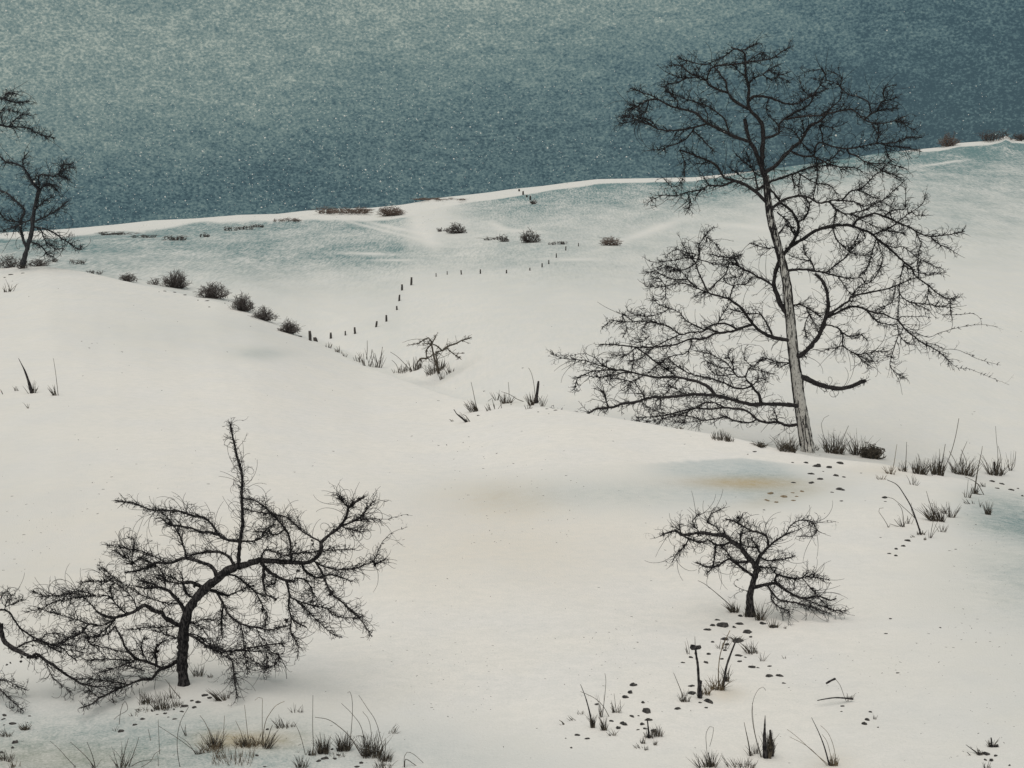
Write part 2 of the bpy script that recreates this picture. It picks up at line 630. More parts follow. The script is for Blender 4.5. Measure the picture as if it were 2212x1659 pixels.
def grow_twigs(tb, rng, start, tangent, length, r0, px, curl=1.0, depth_k=0.55, sub=2, steps=8):
    """a curved twig with side twigs"""
    d = tangent.normalized()
    pts = [start.copy()]
    c = rng.uniform(-1, 1) * 0.26 * curl
    st = length / steps
    ax2 = Vector((rng.gauss(0, .5), rng.gauss(0, 1), rng.gauss(0, .5))).normalized()
    if rng.random() < 0.16 * curl:
        c *= 2.6
    for i in range(steps):
        d = Matrix.Rotation(c + rng.gauss(0, 0.06), 3, ax2) @ d
        d.normalize()
        pts.append(pts[-1] + d * st)
    rad = [max(r0 * (1 - 0.62 * i / steps), 0.22 * px) for i in range(steps + 1)]
    tb.tube(pts, rad, 3, cap=False)
    if sub > 0:
        for _ in range(rng.randint(1, 3) if sub > 1 else rng.randint(0, 2)):
            j = rng.randint(1, steps - 1)
            t = (pts[j + 1] - pts[j]).normalized()
            a = Vector((rng.gauss(0, .45), rng.gauss(0, 1), rng.gauss(0, .45))).normalized()
            nd = Matrix.Rotation(rng.choice((-1, 1)) * rng.uniform(0.5, 1.2), 3, a) @ t
            nd.y *= depth_k + 0.3
            grow_twigs(tb, rng, pts[j], nd, length * rng.uniform(0.3, 0.62), r0 * 0.75, px, curl, depth_k, sub - 1, max(4, steps - 2))


def make_tree(name, label, cat, base_uv, lines, seed, mat_limb, mat_twig, group=None, trunk_mat=None, n_trunk=1,
              dens=1.0, tl=34, curl=1.0, rmul=1.0, spread=0.5, tw_r=1.0, base_d=None, tip=5, sink=0.1, whip=1.0, clumps=()):
    """lines: (r_start, r_end, trace) with radii in px of the 4096 picture; limbs leave the picture plane by a growing depth"""
    rng = random.Random(seed)
    g = ground_at(*base_uv) if base_d is None else at(base_uv[0], base_uv[1], base_d)
    D = g.y
    upx = D / FP           # metres per unit of the 2212 picture
    npx = upx * NP         # metres per px of the 4096 picture
    root = bpy.data.objects.new(name, None)
    COL.objects.link(root)
    root.location = g
    tag(root, label, cat, group)
    skel = []              # (u, v, depth offset, tangent)
    tw = Tubes()
    for li, (ra, rb, tr) in enumerate(lines):
        uv = parse(tr)
        if li == 0:
            off0 = 0.0
        else:
            u0, v0 = uv[0]
            best = min(skel, key=lambda s: (s[0] - u0) ** 2 + (s[1] - v0) ** 2)
            bd = math.hypot(best[0] - u0, best[1] - v0)
            off0 = best[2]
            if bd < 14:
                uv[0] = (best[0], best[1])
        istr = li < n_trunk
        slope = 0 if istr else rng.choice((-1, 1)) * rng.uniform(0.25, 1.0) * spread
        bend = 0 if istr else rng.uniform(-0.3, 0.3) * spread
        def lay(slope, bend):
            P3, acc, pu, low = [], 0.0, uv[0], 0.0
            for (u, v) in uv:
                acc += math.hypot(u - pu[0], v - pu[1])
                pu = (u, v)
                off = off0 + slope * acc * upx + bend * upx * 14 * math.sin(acc / 30)
                if base_d is None and li > 0 and v > base_uv[1] - 110:
                    hit = BV.ray_cast(ORI, ray(u, v).normalized())[0]
                    if hit is not None and D + off > hit.y - 0.3:
                        low = max(low, D + off - hit.y + 0.3)
                P3.append(at(u, v, D + off))
            return P3, low

        # low boughs must not dip under the snow: let them lean nearer instead
        P3, low = lay(slope, bend)
        for sl in (-0.1, -0.3, -0.5, -0.8, -1.1):
            if low <= 0:
                break
            P3, low = lay(sl, 0)
        pts = smooth_line(P3, 7 * upx)
        # small crookedness in the bark line
        jt = 0.35 * upx if not istr else 0.25 * upx
        pts = [p + Vector((rng.gauss(0, jt), rng.gauss(0, jt), rng.gauss(0, jt))) if 0 < i < len(pts) - 1 else p for i, p in enumerate(pts)]
        if li == 0:
            gp = ground_under(pts[0].x, pts[0].y)
            if base_d is None:
                pts[0] = Vector((pts[0].x, pts[0].y, gp.z - sink))
        n = len(pts)
        if ra < 2.05:
            ra, rb = ra * 0.8, rb * 0.62
        rr = [(ra + (rb - ra) * (i / (n - 1)) ** 0.8) * npx * rmul * (1 + rng.uniform(-0.12, 0.12)) for i in range(n)]
        if li == 0:
            rr[0] *= 1.35
            if n > 2:
                rr[1] *= 1.12
        big = ra > 2.6
        tb = Tubes()
        random.seed(seed * 100 + li)
        tb.tube(pts, rr, 9 if istr else (6 if ra > 4 else 4), cap=True, rough=0.17 if ra > 4 else 0)
        nm = 'trunk' if istr else ('limb' if ra >= 5 else 'branch')
        tb.build(nm, trunk_mat if (istr and trunk_mat) else mat_limb, root)
        # skeleton samples (picture coordinates) for later limbs to join
        for i, p in enumerate(pts):
            rel = p - ORI
            fw = rel.y * CP - rel.z * SP
            skel.append((W0 / 2 + FP * rel.x / fw, H0 / 2 - FP * (rel.y * SP + rel.z * CP) / fw, p.y - D))
        if istr and li == 0:
            continue
        # twigs
        L = sum((pts[i + 1] - pts[i]).length for i in range(n - 1))
        hair = ra < 2.05
        cnt = int(L / (16 * npx) * dens * (0.12 if hair else (1.0 if ra < 6 else 0.7)))
        for _ in range(cnt):
            f = rng.random() ** 0.72
            i = min(n - 2, max(0, int(f * (n - 1))))
            t = (pts[i + 1] - pts[i]).normalized()
            a = Vector((rng.gauss(0, .4), rng.gauss(0, 1), rng.gauss(0, .4))).normalized()
            nd = Matrix.Rotation(rng.choice((-1, 1)) * rng.uniform(0.45, 1.35), 3, a) @ t
            nd.y *= 0.7
            r_here = rr[i]
            ln = rng.uniform(0.35, 1.2) * tl * npx * (1.15 - 0.68 * f)
            if rng.random() < 0.4:
                ln *= 0.5
            grow_twigs(tw, rng, pts[i], nd, ln, min(r_here * 0.7, rng.uniform(0.9, 1.55) * npx * tw_r), npx * 1.05, curl,
                       sub=2 if ln > 18 * npx else 1, steps=8 if ln > 18 * npx else 5)
        for _ in range(int(L / (20 * npx))):
            i = rng.randint(0, n - 2)
            t = (pts[i + 1] - pts[i]).normalized()
            a = Vector((rng.gauss(0, .4), rng.gauss(0, 1), rng.gauss(0, .4))).normalized()
            nd = Matrix.Rotation(rng.choice((-1, 1)) * rng.uniform(0.7, 1.4), 3, a) @ t
            q = pts[i] + nd * (rr[i] + rng.uniform(4, 13) * npx)
            tw.tube([pts[i], pts[i].lerp(q, .6), q + t * 2 * npx], [1.7 * npx, 1.4 * npx, 0.6 * npx], 3, cap=False)
        for _ in range(int(L / (90 * npx) * whip * (0 if hair else 1))):
            i = min(n - 2, int(n * rng.uniform(0.1, 0.7)))
            t = (pts[i + 1] - pts[i]).normalized()
            a = Vector((rng.gauss(0, .35), rng.gauss(0, 1), rng.gauss(0, .35))).normalized()
            nd = Matrix.Rotation(rng.choice((-1, 1)) * rng.uniform(0.1, 1.2), 3, a) @ t
            nd.y *= 0.6
            nd.normalize()
            ln = rng.uniform(50, 150) * npx
            k = 16
            cv = rng.choice((-1, 1)) * (rng.uniform(0.02, 0.12) if rng.random() < 0.6 else rng.uniform(0.2, 0.42))
            q = [pts[i].copy()]
            for j in range(k):
                nd = Matrix.Rotation(cv * (0.5 + j / k) + rng.gauss(0, .03), 3, a) @ nd
                q.append(q[-1] + nd * (ln / k))
            tw.tube(q, [max(1.25 - 0.6 * j / k, 0.55) * npx for j in range(k + 1)], 3, cap=False)
        t = (pts[-1] - pts[-2]).normalized()
        for _ in range(int(tip * rng.uniform(0.6, 1.3) * (0.0 if hair else 1))):
            a = Vector((rng.gauss(0, .4), rng.gauss(0, 1), rng.gauss(0, .4))).normalized()
            nd = Matrix.Rotation(rng.uniform(-0.8, 0.8), 3, a) @ t
            i = rng.randint(max(0, n - 8), n - 1)
            grow_twigs(tw, rng, pts[i], nd, rng.uniform(0.3, 0.7) * tl * npx, 1.3 * npx * tw_r, npx * 1.2, curl, sub=2)
    for (crp, x, y, w) in clumps:
        u0, v0 = parse('%s %d,%d' % (crp, x, y))[0]
        best = min(skel, key=lambda q_: (q_[0] - u0) ** 2 + (q_[1] - v0) ** 2)
        c = at(u0, v0, D + best[2])
        cb = Tubes()
        for _ in range(26):
            dv = Vector((rng.gauss(0, 1), rng.gauss(0, .7), rng.gauss(0, .9))).normalized() * rng.uniform(.4, 1.0) * w * CR[crp][2] * npx * .5
            cb.tube([c - dv * .3, c + dv * .5, c + dv], [2.4 * npx, 1.9 * npx, .7 * npx], 3)
        cb.build('twig_knot', mat_limb, root)
    o = tw.build('twigs', mat_twig, root)
    o['kind'] = 'stuff'
    return root, D, npx


MAIN = [
    (27.5, 10, 'F 912,1660 872,1400 822,1100 790,850 765,650 742,450 718,150 700,0 C 2070,1500 2030,1300 1985,1120 1940,960 1890,780 1865,600 1848,450 1835,280'),
    (11, 3, 'C 1838,300 A 1800,1640 1790,1500 1805,1250 1790,1100 1720,1000 1650,930 1635,850 1650,700 1610,560 1605,350 1560,285 1450,250'),
    (9, 7, 'C 1830,330 A 1790,1600 1710,1370 1655,1290 1625,1160 1602,1040'),
    (8, 2, 'A 1660,1290 1500,1240 1400,1190 1300,1140 1190,1090 1120,1030 1050,970 950,940 850,920 750,880 640,820 540,770 440,740 350,700'),
    (4.5, 2, 'A 1190,1090 1050,1130 900,1160 750,1165 640,1150 540,1100 400,1050 250,1000'),
    (4, 1.6, 'A 1440,1190 1380,1050 1310,980 1200,900 1050,850 900,800 750,740'),
    (2.2, 1.5, 'A 1180,1080 1180,960 1130,880 1090,800'),
    (4, 2, 'A 640,820 540,830 440,880 330,940'), (2.5, 1.5, 'A 560,880 500,960 380,1010 300,1000'),
    (3, 1.5, 'A 1070,1160 950,1260 800,1330 680,1370 520,1390'), (2.5, 1.5, 'A 1050,1190 1180,1310 1270,1410'),
    (3, 1.5, 'A 850,920 860,850 780,760 720,690'), (3, 1.4, 'A 560,1110 450,1010 420,900 300,870'), (2.6, 1.4, 'A 640,1150 560,1060 470,1030 340,1070 210,1100'),
    (7, 3, 'A 1650,930 1500,850 1440,790 1400,700 1390,620 1340,560 1300,500 1250,460'),
    (5, 2, 'A 1410,735 1320,720 1230,680 1180,620 1190,560 1230,480 1300,450 1480,435 1700,400 1900,370 2000,300 2110,240'),
    (4, 1.6, 'A 1190,600 1100,570 1000,540 920,470 840,440 760,450'), (2.6, 1.5, 'A 1080,575 950,590 850,570 730,520'),
    (2.4, 1.4, 'A 1150,640 1090,590 1060,520'), (3, 1.5, 'A 960,600 850,640 760,650 700,700'),
    (3.5, 2, 'A 1640,670 1690,590 1700,520'), (2.4, 1.5, 'A 1600,540 1550,530 1480,450'),
    (2.6, 1.4, 'A 1700,585 1800,550 1850,500 2000,550 2110,510'), (2.4, 1.4, 'A 1800,550 1880,600 2000,580 2090,630'),
    (2.6, 1.5, 'A 1560,285 1650,250 1750,200'), (2.6, 1.5, 'A 1500,265 1400,330 1300,380 1180,440'), (2.6, 1.4, 'A 1610,400 1800,300 1830,340'), (2.4, 1.4, 'A 1180,440 1050,420 900,370 860,340'),
    (6.5, 2.2, 'A 1645,830 1700,790 1800,790 1900,810 2000,850 B 390,870 500,870 600,830 700,770 870,700'),
    (6, 2.4, 'B 150,1250 250,1230 320,1190 320,1110 380,1040 500,970 600,920 680,850 720,740 800,640'),
    (4.5, 2.2, 'B 380,1040 600,1010 780,1000 900,970 1120,930 1180,970 1260,1040 1350,1080 1450,1090 1600,1060 1720,1010'),
    (3.5, 1.6, 'B 1260,1040 1350,980 1450,940 1650,920'), (3, 1.5, 'B 1330,960 1310,860 1220,800 1100,770 1030,720 1000,670 850,610 700,590'),
    (3.5, 1.6, 'B 1400,920 1450,860 1540,830 1620,800'), (2.6, 1.5, 'B 800,1000 900,910 1000,820 1020,720'), (2.4, 1.3, 'B 620,760 580,700 545,600'),
    (2.4, 1.3, 'B 850,610 800,500 720,500 620,520'), (2.4, 1.3, 'B 1000,670 1020,590 960,540 860,500'), (2.6, 1.4, 'B 1470,820 1470,740 1530,680 1620,655'),
    (2.6, 1.4, 'B 1600,1060 1700,1090 1800,1160 1840,1170'), (2.5, 1.4, 'B 1350,1090 1400,1190 1430,1250'), (2.4, 1.4, 'B 190,820 180,920 220,1020 310,1100'),
    (9, 4, 'B 150,1630 200,1610 280,1560 380,1450 440,1390 500,1330 560,1290 620,1180 680,1110 780,1060 830,1000 900,910'),
    (5, 2, 'B 440,1390 550,1440 700,1450 720,1370 770,1300 900,1340 1070,1370 1200,1350 1400,1310 1600,1300 1760,1240 1900,1240'),
    (4, 1.8, 'B 690,1440 800,1500 900,1550 D 600,150 730,190 900,200 980,260'), (3.6, 1.6, 'B 1070,1380 D 820,40 900,60 980,120 1100,150 1240,145 1420,200'),
    (2.6, 1.4, 'D 980,120 1100,170 1180,230 1290,260 1420,330'), (2.4, 1.4, 'B 590,1300 640,1370 690,1440'), (3, 1.5, 'B 560,1290 500,1190 430,1140 340,1120'),
    (3, 1.5, 'B 1400,1310 1420,1200 1410,1090'), (3, 1.5, 'B 800,1290 790,1180 760,1110 900,1130 1030,1100 1090,1060'), (2.6, 1.4, 'B 1480,1370 1530,1460 1590,1520'),
    (2.8, 1.4, 'B 1450,1310 1550,1340 1750,1360 1900,1400'), (2.6, 1.4, 'B 600,1200 590,1110 560,1040'),
    (8.5, 3.5, 'C 1855,590 1750,490 1680,430 1580,370 1450,330 1370,300 1300,190 1220,130 1100,80 1000,40 880,0'),
    (5, 2, 'C 1480,370 1350,395 1200,390 1130,440 1080,480 1050,560'), (3, 1.4, 'C 1130,440 950,470 820,510 700,500 540,570'), (2.4, 1.3, 'C 940,470 1000,540 980,640 940,720'),
    (2.2, 1.2, 'C 900,0 930,120 930,280 880,390 800,405 740,360 700,310'), (2.4, 1.4, 'C 1220,130 1130,150 1070,150'),
    (6, 2.2, 'C 1720,450 1850,370 2000,310 2150,260 D 300,220 400,190 520,140 620,100 720,0'),
    (3.5, 1.6, 'C 1750,430 1730,340 1680,200 1560,100 1500,50'), (2.6, 1.4, 'C 1690,310 1600,315 1480,230 1420,180'), (2.6, 1.4, 'C 1800,330 1700,240 1650,130 1620,20'),
    (3, 1.5, 'D 190,280 200,350 225,430'), (3, 1.5, 'D 270,280 380,330 460,370 600,390 680,470'), (3, 1.5, 'D 400,190 600,170 700,180 740,240'), (3.2, 1.6, 'D 465,100 465,300 440,440 410,560 385,590'),
    (2.4, 1.4, 'C 1200,390 1160,320 1130,260'), (3, 1.6, 'D 265,280 262,430 300,510'),
    (11, 8, 'F 720,290 690,180 640,80 600,20 C 1960,1600 1925,1500 1940,1350 2000,1200 2110,1060'),
    (8, 4, 'C 2110,1060 2190,900 2190,810 2120,680 2010,590 1950,510 1880,430'),
    (8.5, 2.5, 'D 185,1050 300,990 400,920 520,870 650,840 760,830 860,845 960,880 1060,920 1150,1000 1280,1100 1380,1200 1500,1300 1560,1400 1700,1500 1800,1590 1900,1640 2000,1650'),
    (4.5, 2.5, 'D 270,800 340,740 375,650 385,590 300,510'),
    (6, 2.5, 'D -60,740 -40,660 40,590 100,550 200,515 300,505 380,530 470,580 560,575 640,555 740,560 900,580 960,650'),
    (4, 2, 'D 600,580 680,660 760,700 830,710 950,740 1100,700'), (4, 1.6, 'D 665,660 655,800 650,900 690,1000 780,1090 870,1150 1000,1165 1100,1160'),
    (3.5, 1.6, 'D 740,560 800,490 840,455 930,430 1020,370 1100,280 1180,230 1220,150'), (3.2, 1.6, 'D 800,710 900,690 1000,660 1100,600 1200,550 1300,460 1410,360'),
    (6, 2, 'D 850,840 900,780 970,745 1100,700 1200,730 1300,770 1400,820 1480,850 1560,900 1650,940 1720,955 1900,940 2100,900'),
    (3.5, 1.5, 'D 1080,915 1200,890 1300,840 1400,760 1500,690 1620,610 1650,560 1665,470'), (2.6, 1.4, 'D 1720,955 1790,1030 1900,1080 2000,1140'),
    (2.8, 1.5, 'D 1560,900 1600,1000 1620,1020 1600,1100 1580,1200 1590,1350'), (2.6, 1.4, 'D 1170,980 1250,1060 1350,1080 1420,1070 1560,1180 1700,1260 1840,1310'),
    (2.4, 1.4, 'D 900,580 1000,620 1160,580 1300,630'), (2.4, 1.4, 'D 1500,690 1580,725 1665,720'), (2.4, 1.4, 'D 1200,730 1330,660 1440,640 1440,400'), (2.4, 1.3, 'D 1300,770 1260,690 1190,660'),
    (2.5, 1.4, 'D 1140,980 1160,1100 1190,1200 1150,1330 1100,1420'), (2.5, 1.4, 'D 920,470 1040,495 1120,540'), (2.4, 1.4, 'D 1200,890 1350,905 1460,950'), (2.4, 1.4, 'D 960,780 1100,840 1230,890'),
    (2.5, 1.4, 'D 960,880 1000,970 900,1040 820,1080 750,1050'), (2.4, 1.4, 'D 1110,1000 1060,1170 1020,1300 940,1380'),
    (11, 6, 'F 800,660 900,560 1000,450 1060,350 1100,230 1130,130 1140,0 D 560,1520 510,1430 445,1375'),
    (6, 2.2, 'F 1150,170 1250,90 1380,0 G 270,530 400,490 550,460 700,430 830,380 940,330 1000,310'),
    (6.5, 2.2, 'F 1130,215 G 150,690 250,640 350,630 450,660 550,700 650,710 750,760 810,775'),
    (2, 1.2, 'G 810,780 850,740 1000,740 1150,745 1170,790 1120,830 850,825'), (4, 1.8, 'G 810,790 900,890 1000,970 1080,1030 1200,1090 1300,1160 1400,1250'), (1.6, 0.9, 'G 1400,1250 1480,1310 1600,1320 1800,1400 2050,1500'),
    (1.8, 1.1, 'G 1100,1020 1250,1060 1320,1100 1480,1110 1700,1210 1950,1280'), (3.2, 1.6, 'G 470,680 560,780 700,830 800,830'), (2.4, 1.3, 'G 820,930 780,1050 740,1180 720,1280 800,1370 900,1430'),
    (2.4, 1.3, 'G 810,830 820,930 900,1030 950,1050'), (2, 1.1, 'G 900,900 1000,920 1150,970 1250,930 1400,880 1600,840 1750,830 1920,855'), (2, 1.2, 'G 1300,720 1450,720 1640,705 1720,760 1745,830'),
    (4, 1.8, 'G 50,820 130,860 200,920 270,960 400,940 470,1010'), (3.6, 1.5, 'G 205,930 200,1060 240,1100 330,1150 400,1210 490,1280'), (2.4, 1.3, 'G 200,1050 100,1090 0,1105'), (2.4, 1.3, 'G 330,1150 500,1230 610,1235'),
    (2.2, 1.3, 'G 350,1160 500,1140 690,1125'), (3, 1.4, 'G 835,380 830,480 900,560 1000,600 1100,640 1170,685'), (3, 1.6, 'G 860,150 845,280 830,380'), (2.4, 1.3, 'G 830,480 820,640 805,780'),
    (2.6, 1.4, 'G 800,400 740,580 600,650 550,700'), (2.6, 1.4, 'G 1140,420 1140,540 1160,600'), (2.4, 1.3, 'G 960,600 1100,600 1300,625 1390,590 1480,500'), (2.4, 1.3, 'G 1370,600 1400,700 1410,760'),
    (2.4, 1.3, 'G 880,170 1000,240 1080,265 1270,265 1350,240'), (2.4, 1.3, 'G 500,60 490,160 440,250 370,300'), (2, 1.2, 'G 1050,270 1020,150 1050,30'),
    (4.5, 2, 'F 740,50 820,50 900,80 1000,140 1080,200'), (3, 1.5, 'F 910,90 930,160 990,260'), (2.4, 1.3, 'F 925,180 880,290 910,430'),
    (6, 2.2, 'D 130,1330 300,1320 440,1340 560,1360 700,1400 850,1420 960,1410'), (4, 1.8, 'D 560,1350 700,1250 800,1160 860,1060 920,950 960,880'), (3.4, 1.8, 'D 440,1330 400,1230 340,1160 310,1060'),
    (2.4, 1.3, 'D 700,1400 760,1500 850,1600'), (2.6, 1.4, 'D 380,1250 300,1210 170,1170'), (2.5, 1.3, 'D 960,1410 1010,1480 1100,1420 1170,1280'), (2.4, 1.3, 'D 860,1610 920,1520 1000,1460'),
    (13, 8, 'F 820,840 900,870 1000,915 1100,955 1250,980 1380,960 1500,910 1560,890'),
    (3.5, 1.8, 'D 250,960 130,800 100,740'), (3.2, 1.6, 'C 1960,690 2060,770 2120,850 2190,920'),
    (3, 1.6, 'C 1960,1080 1850,1085 1750,1060 1650,1030'), (4, 2.5, 'C 1960,960 2000,900 2025,870'),
    (10, 3.5, 'F 690,440 600,430 500,400 400,350 310,270 240,170 180,90 90,20 C 1440,1650 1290,1610 1200,1580'),
    (6, 2, 'F 290,280 200,300 100,340 E 1935,360 1830,370 1700,430 1560,430 1450,470 1350,500 1150,520 950,520 800,500 560,490'),
    (4.5, 1.6, 'E 2080,325 1980,270 1850,260 1750,300 1680,350 1550,355 1440,380 1300,290 1150,250 1000,240 800,240 670,230 570,320'),
    (4, 2.5, 'E 1850,370 1740,310'), (2.6, 1.5, 'E 1850,260 1900,170 1980,50'), (3.2, 1.5, 'E 1700,310 1580,270 1500,220 1430,140 1320,90 1220,60 1150,0'),
    (3, 1.5, 'E 1440,380 1250,470 1100,560 1000,650 850,670'), (2.8, 1.4, 'E 1560,420 1560,490 1500,590 1350,620 1200,710 1080,820'), (4, 2.5, 'E 950,520 1080,610 1200,710 1330,790 1400,850'),
    (2.2, 1.3, 'E 1320,90 1200,160 1050,180 900,150 830,60'), (2.2, 1.3, 'E 920,240 800,150 850,300 800,420'), (2.2, 1.3, 'E 950,520 880,590 780,610 680,600'), (2.2, 1.3, 'E 1100,400 1000,470 920,450'),
    (2.2, 1.3, 'E 920,560 925,700 880,830'), (2.2, 1.3, 'E 1250,250 1100,250 1020,330 1080,380'),
    (5.5, 2, 'C 1960,1570 1900,1490 1780,1420 1640,1340 1560,1310 1500,1220 1440,1190 1330,1180 1200,1150'), (3.5, 2, 'C 1640,1340 1500,1270 1400,1220'),
    (2.5, 1.4, 'C 1430,1200 1480,1190 1580,1150'), (2.6, 1.4, 'C 1600,1350 1550,1400 1410,1415'), (3, 1.5, 'C 1420,1260 1390,1370 1300,1450 1200,1560 1050,1620'),
    (4, 1.7, 'C 1200,1580 1110,1400 1060,1250 1100,1170 1100,1050 1160,950 1260,840'), (3.2, 1.5, 'C 1060,1240 1000,1180 950,1100 900,1030'), (3.2, 1.5, 'C 1190,1580 1050,1510 950,1400 870,1330 750,1340'),
    (2.8, 1.3, 'C 1100,1510 950,1480 800,1490 650,1510 500,1510 490,1460'), (3.2, 1.6, 'C 1440,1650 1480,1500 1600,1490 1680,1410'), (2.6, 1.4, 'C 1480,1500 1400,1470 1350,1400'),
    (2.6, 1.3, 'C 1060,1190 950,1190 800,1220 600,1240 530,1220'), (2.4, 1.3, 'C 1080,1170 960,1130 850,1100 760,1140'), (2.4, 1.3, 'C 930,1290 800,1300 700,1270'), (2.2, 1.2, 'C 1160,960 1280,1040 1330,1130'),
    (2.6, 1.4, 'C 1060,1240 1000,1290 900,1330 760,1290 620,1330 500,1370'), (2.6, 1.4, 'C 960,1420 840,1430 720,1400 620,1340'), (2.5, 1.4, 'C 1060,1220 1200,1240 1300,1270 1420,1260'), (2.2, 1.3, 'C 730,1490 650,1420 540,1430'), (2.2, 1.3, 'C 720,1500 720,1620 640,1659 540,1640'),
    (10, 3, 'F 830,1165 700,1160 560,1150 400,1150 300,1160 150,1120 0,1080 E 1850,1060 1800,1050 1700,1050 1600,1040 1450,1060 1350,1070 1220,1080 1150,1070 1050,1100 950,1130 800,1150 680,1190 520,1200 440,1250 350,1300 200,1350 100,1310 60,1250'),
    (7, 2, 'E 1840,1050 1770,980 1680,920 1580,890 1480,870 1380,850 1200,855 1080,840 950,810 830,780 700,770 600,730 500,640'),
    (4, 1.6, 'E 900,800 820,800 720,830 600,850 450,845'), (3, 1.5, 'E 830,780 600,775 440,800 330,850 300,880 270,980'), (2.6, 1.3, 'E 640,740 500,710 400,670 290,660 130,640 0,590'), (2, 1.2, 'E 520,640 370,590 200,620 0,590'),
    (2.4, 1.4, 'E 1400,840 1330,790 1250,680'), (8, 3, 'F 400,1140 380,1060 320,980 250,890 225,850'), (4, 1.8, 'F 230,860 140,850 90,780 40,720 E 1900,660 1750,590 1600,560'),
    (3, 1.6, 'F 230,840 260,760 330,720 400,650'), (4.5, 1.8, 'F 290,970 200,980 100,970 E 1930,920 1820,880 1600,830 1450,760 1300,640'), (2.6, 1.4, 'F 300,960 370,880 360,860 480,880'), (2.2, 1.2, 'F 280,760 400,780 560,830'),
    (2.6, 1.4, 'E 1990,750 1850,740 1700,650'), (2.6, 1.4, 'E 2030,790 2020,700 1970,620 2000,540'), (2.6, 1.4, 'E 2040,820 1850,830 1730,720'), (2.2, 1.2, 'E 2230,720 2150,650 2160,560'),
    (7, 2, 'F 800,1380 700,1390 580,1350 450,1355 350,1320 280,1250 200,1210 100,1200 E 1935,1190 1800,1205 1600,1200 1450,1230 1300,1270 1150,1290 950,1300'),
    (3.6, 1.4, 'E 1940,1190 1830,1140 1720,1135 1600,1200 1450,1260 1250,1320 1120,1410'), (2.2, 1.2, 'E 1300,1290 1150,1330 1000,1360 880,1380'), (4, 1.6, 'F 350,1330 260,1360 100,1330 E 1935,1290 1850,1310 1700,1330 1600,1300 1500,1280 1300,1265 1180,1230 1050,1170'),
    (2.2, 1.2, 'E 1700,1330 1550,1350 1300,1350'), (2.4, 1.3, 'E 1450,890 1300,1010 1220,1100 1220,1200 1250,1260'), (3.5, 2.6, 'E 665,1190 610,1080 555,985'), (2.4, 1.3, 'E 1050,1100 1000,1000 940,910 1000,850'),
    (2.4, 1.3, 'E 950,880 900,900 870,1020'), (2.2, 1.2, 'E 910,890 800,880 650,860'), (2.4, 1.3, 'E 1600,1110 1500,1040 1300,930'), (3, 1.6, 'F 715,700 590,690 500,660 390,630'), (3, 1.5, 'F 715,740 590,745 560,690'), (4, 3, 'F 540,400 470,270 390,160 300,150 200,140 60,100'),
    (2, 1, 'E 480,1340 600,1370 780,1400 950,1340 1060,1300'), (3, 1.6, 'F 580,1350 570,1290 545,1220'), (5, 3, 'F 820,640 870,600 900,640'),
]

tree1, D1, n1px = make_tree('bare_tree', 'tall bare tree with pale streaked trunk and wide dark twisting crown on the snowy brow', 'tree', (1745, 976), MAIN, 7,
                            M_DARK, M_TWIG, group='bare winter trees', trunk_mat=M_PALE, rmul=0.94, dens=2.8, tl=76, curl=1.1, spread=0.5, tip=6, whip=1.8)

# dark strips of old bark along the flanks of the pale trunk
rng = random.Random(3)
tp = parse(MAIN[0][2])
tpts = smooth_line([at(u, v, D1) for u, v in tp], 9 * D1 / FP)
nT = len(tpts)
for ang, rad, a, b, inset in ((0, 3.4, 0.02, 1.0, 0.97), (180, 3.6, 0.02, 1.0, 0.97), (265, 1.6, 0.0, 0.14, 1.0), (240, 1.8, 0.0, 0.2, 1.0), (300, 1.6, 0.01, 0.18, 1.0), (285, 2.2, 0.10, 0.13, 1.0),
                              (310, 2.0, 0.30, 0.42, 1.0), (250, 1.5, 0.50, 0.62, 1.0), (90, 3.2, 0.05, 0.9, 1.0), (225, 1.7, 0.70, 0.86, 1.0), (320, 2.4, 0.55, 0.75, 1.0),
                              (45, 3.0, 0.1, 0.6, 1.0), (135, 3.0, 0.2, 0.8, 1.0), (245, 2.4, 0.84, 1.0, 1.0), (290, 3.0, 0.80, 1.0, 1.0), (205, 2.6, 0.72, 1.0, 1.0)):
    i0, i1 = int(a * (nT - 1)), max(int(b * (nT - 1)), int(a * (nT - 1)) + 3)
    pl, rl = [], []
    for i in range(i0, min(i1, nT - 1) + 1):
        f = i / (nT - 1)
        R = (27.5 + (10 - 27.5) * f ** 0.8) * n1px * inset * (1.15 if i < 1 else 1.0)
        aa = math.radians(ang + rng.uniform(-5, 5))
        pl.append(tpts[i] + Vector((math.cos(aa) * R, math.sin(aa) * R, 0)))
        rl.append(rad * n1px * rng.uniform(0.7, 1.25))
    tb = Tubes()
    tb.tube(pl, rl, 4)
    tb.build('bark_strip', M_DARK, tree1)

